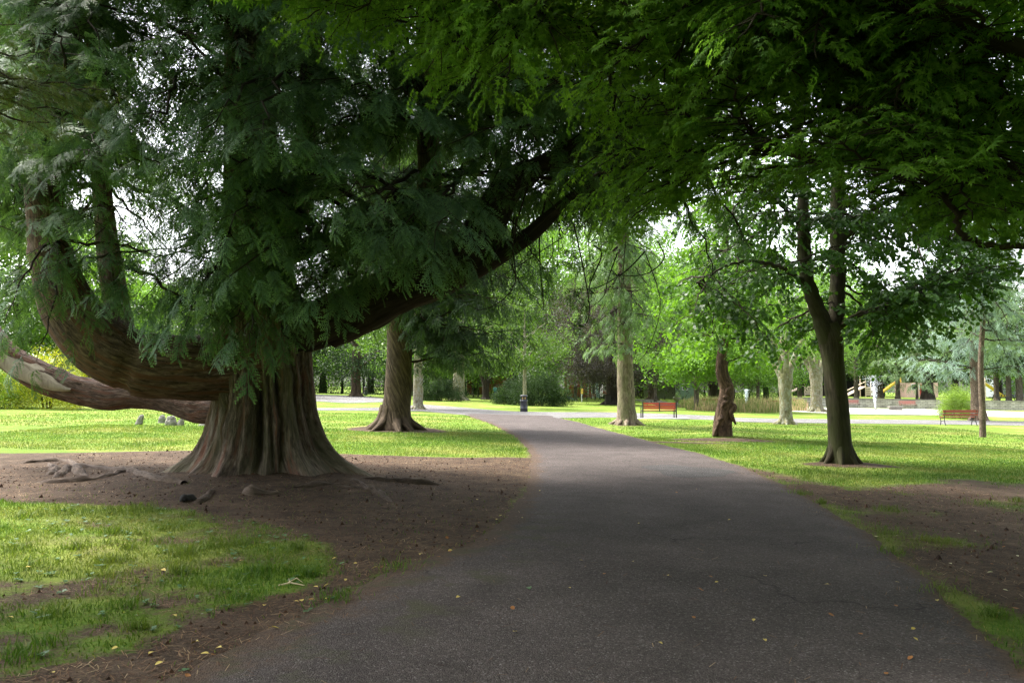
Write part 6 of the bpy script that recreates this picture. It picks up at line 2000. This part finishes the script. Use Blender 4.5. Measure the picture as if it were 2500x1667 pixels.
PL = 'yellow fallen leaf lying on the grey footpath'
for px_, py_ in ((1318, 1201), (1780, 1277), (1546, 1381), (1630, 1416), (1750, 1432), (1868, 1417), (2018, 1438), (2190, 1428), (2288, 1470), (2230, 1545), (1840, 1526), (1868, 1578), (2235, 1571), (1258, 1557), (1118, 1472), (1418, 1379), (1275, 1268), (1613, 1586), (1390, 1448), (1700, 1200), (1560, 1286)):
    place_leaf(px_, py_, 'yellow', rng.uniform(.045, .07), PL, 'yellow leaves on the footpath')
for px_, py_ in ((1252, 1498), (1712, 1450), (1694, 1520), (1736, 1418), (2100, 1560), (2222, 1620), (2164, 1662), (2030, 1513), (1475, 1412), (1652, 1208), (2188, 1487)):
    place_leaf(px_, py_, 'brown', rng.uniform(.05, .075), 'brown fallen leaf lying on the grey footpath', 'brown leaves on the footpath')
for px_, py_ in ((868, 1380), (794, 1468), (770, 1438), (724, 1474), (645, 1484), (672, 1539), (532, 1590), (475, 1576), (370, 1602), (612, 1272), (400, 1397), (70, 1390), (425, 1509), (1166, 1223), (815, 1368), (280, 1590), (128, 1650), (590, 1373), (25, 1514)) + more_spots(12, 3):
    place_leaf(px_, py_, 'yellow', rng.uniform(.05, .085), 'yellow fallen leaf lying on the soil or grass left of the path', 'yellow leaves left of the path')
for px_, py_ in more_spots(16, 9): place_leaf(px_, py_, 'brown', rng.uniform(.04, .08), 'curled brown leaf at the worn left edge of the path', 'brown leaves along the path edge')
for px_, py_ in ((2258, 1213), (2215, 1235), (2170, 1195), (2380, 1300), (2415, 1260), (2460, 1245), (2140, 1313), (2320, 1380), (2422, 1380), (2484, 1361), (2450, 1338), (2340, 1305), (2480, 1490), (2455, 1446), (2190, 1310), (2300, 1225), (2365, 1210), (2418, 1402)):
    place_leaf(px_, py_, 'pale' if rng.uniform() < .7 else 'brown', rng.uniform(.05, .08), 'withered leaf on the dark soil right of the path', 'withered leaves right of the path')
q = G(1292, 1450)
place_leaf(1292, 1450, 'green', .10, 'dark green fallen leaf in the middle of the footpath', None)
for o in base.values():
    if 'category' not in o: bpy.data.objects.remove(o)

# pale snapped stick and a dark root stub near the cedar
q = G(708, 1432)
sk_ = MB(); sk_.tube([q + A3(-.09, .0, .012), q + A3(0, .01, .03), q + A3(.12, -.03, .02)], [.006, .007, .004], 6).tube([q + A3(-.02, .01, .03), q + A3(.03, .08, .05), q + A3(.09, .05, .02)], [.005, .005, .002], 6).tube([q + A3(0, 0, .03), q + A3(-.03, .07, .05)], [.005, .002], 6)
tag(sk_.build('broken_stick', plain_mat('pale_stick', (.48, .40, .26), .8, .2, .2)), 'pale broken stick at the edge of the grass near the path', 'stick')
q = G(458, 1222)
sb_ = MB(); sb_.tube([q + A3(-.11, .02, -.03), q + A3(-.04, 0, .02), q + A3(.03, .01, .05), q + A3(.09, .02, .02), q + A3(.15, .02, -.03)], [.015, .03, .036, .03, .012], 12, lump=.5, n=22, lf=14).tube([q + A3(-.04, -.05, -.03), q + A3(-.02, -.06, .05), q + A3(.05, -.03, .02)], [.03, .035, .015], 9, lump=.5, n=12, lf=14)
tag(sb_.build('root_stub', plain_mat('black_stub', (.03, .028, .028), .8, .3, .3, bump=.5), smooth=True), 'dark knobby root stub on the soil before the cedar', 'root stub')

for lab, px_, d_, rz_, sh_, tr_, sea in (('person in a teal top walking on the far lawn by the forked tree', 1209, 98, .4, (.10, .27, .25), (.06, .10, .11), False),
                                         ('person in dark clothes with grey trousers walking on the far lawn', 1217, 99, -.3, (.03, .045, .05), (.25, .27, .28), False),
                                         ('person in dark top and blue jeans sitting on the far lawn', 1386, 96, 1.2, (.03, .035, .06), (.13, .18, .32), True)):
    person(lab, at(px_, d_), rz_, sh_, tr_, seated=sea)

for o in list(bpy.data.objects):
    if '_o' in o: del o['_o']
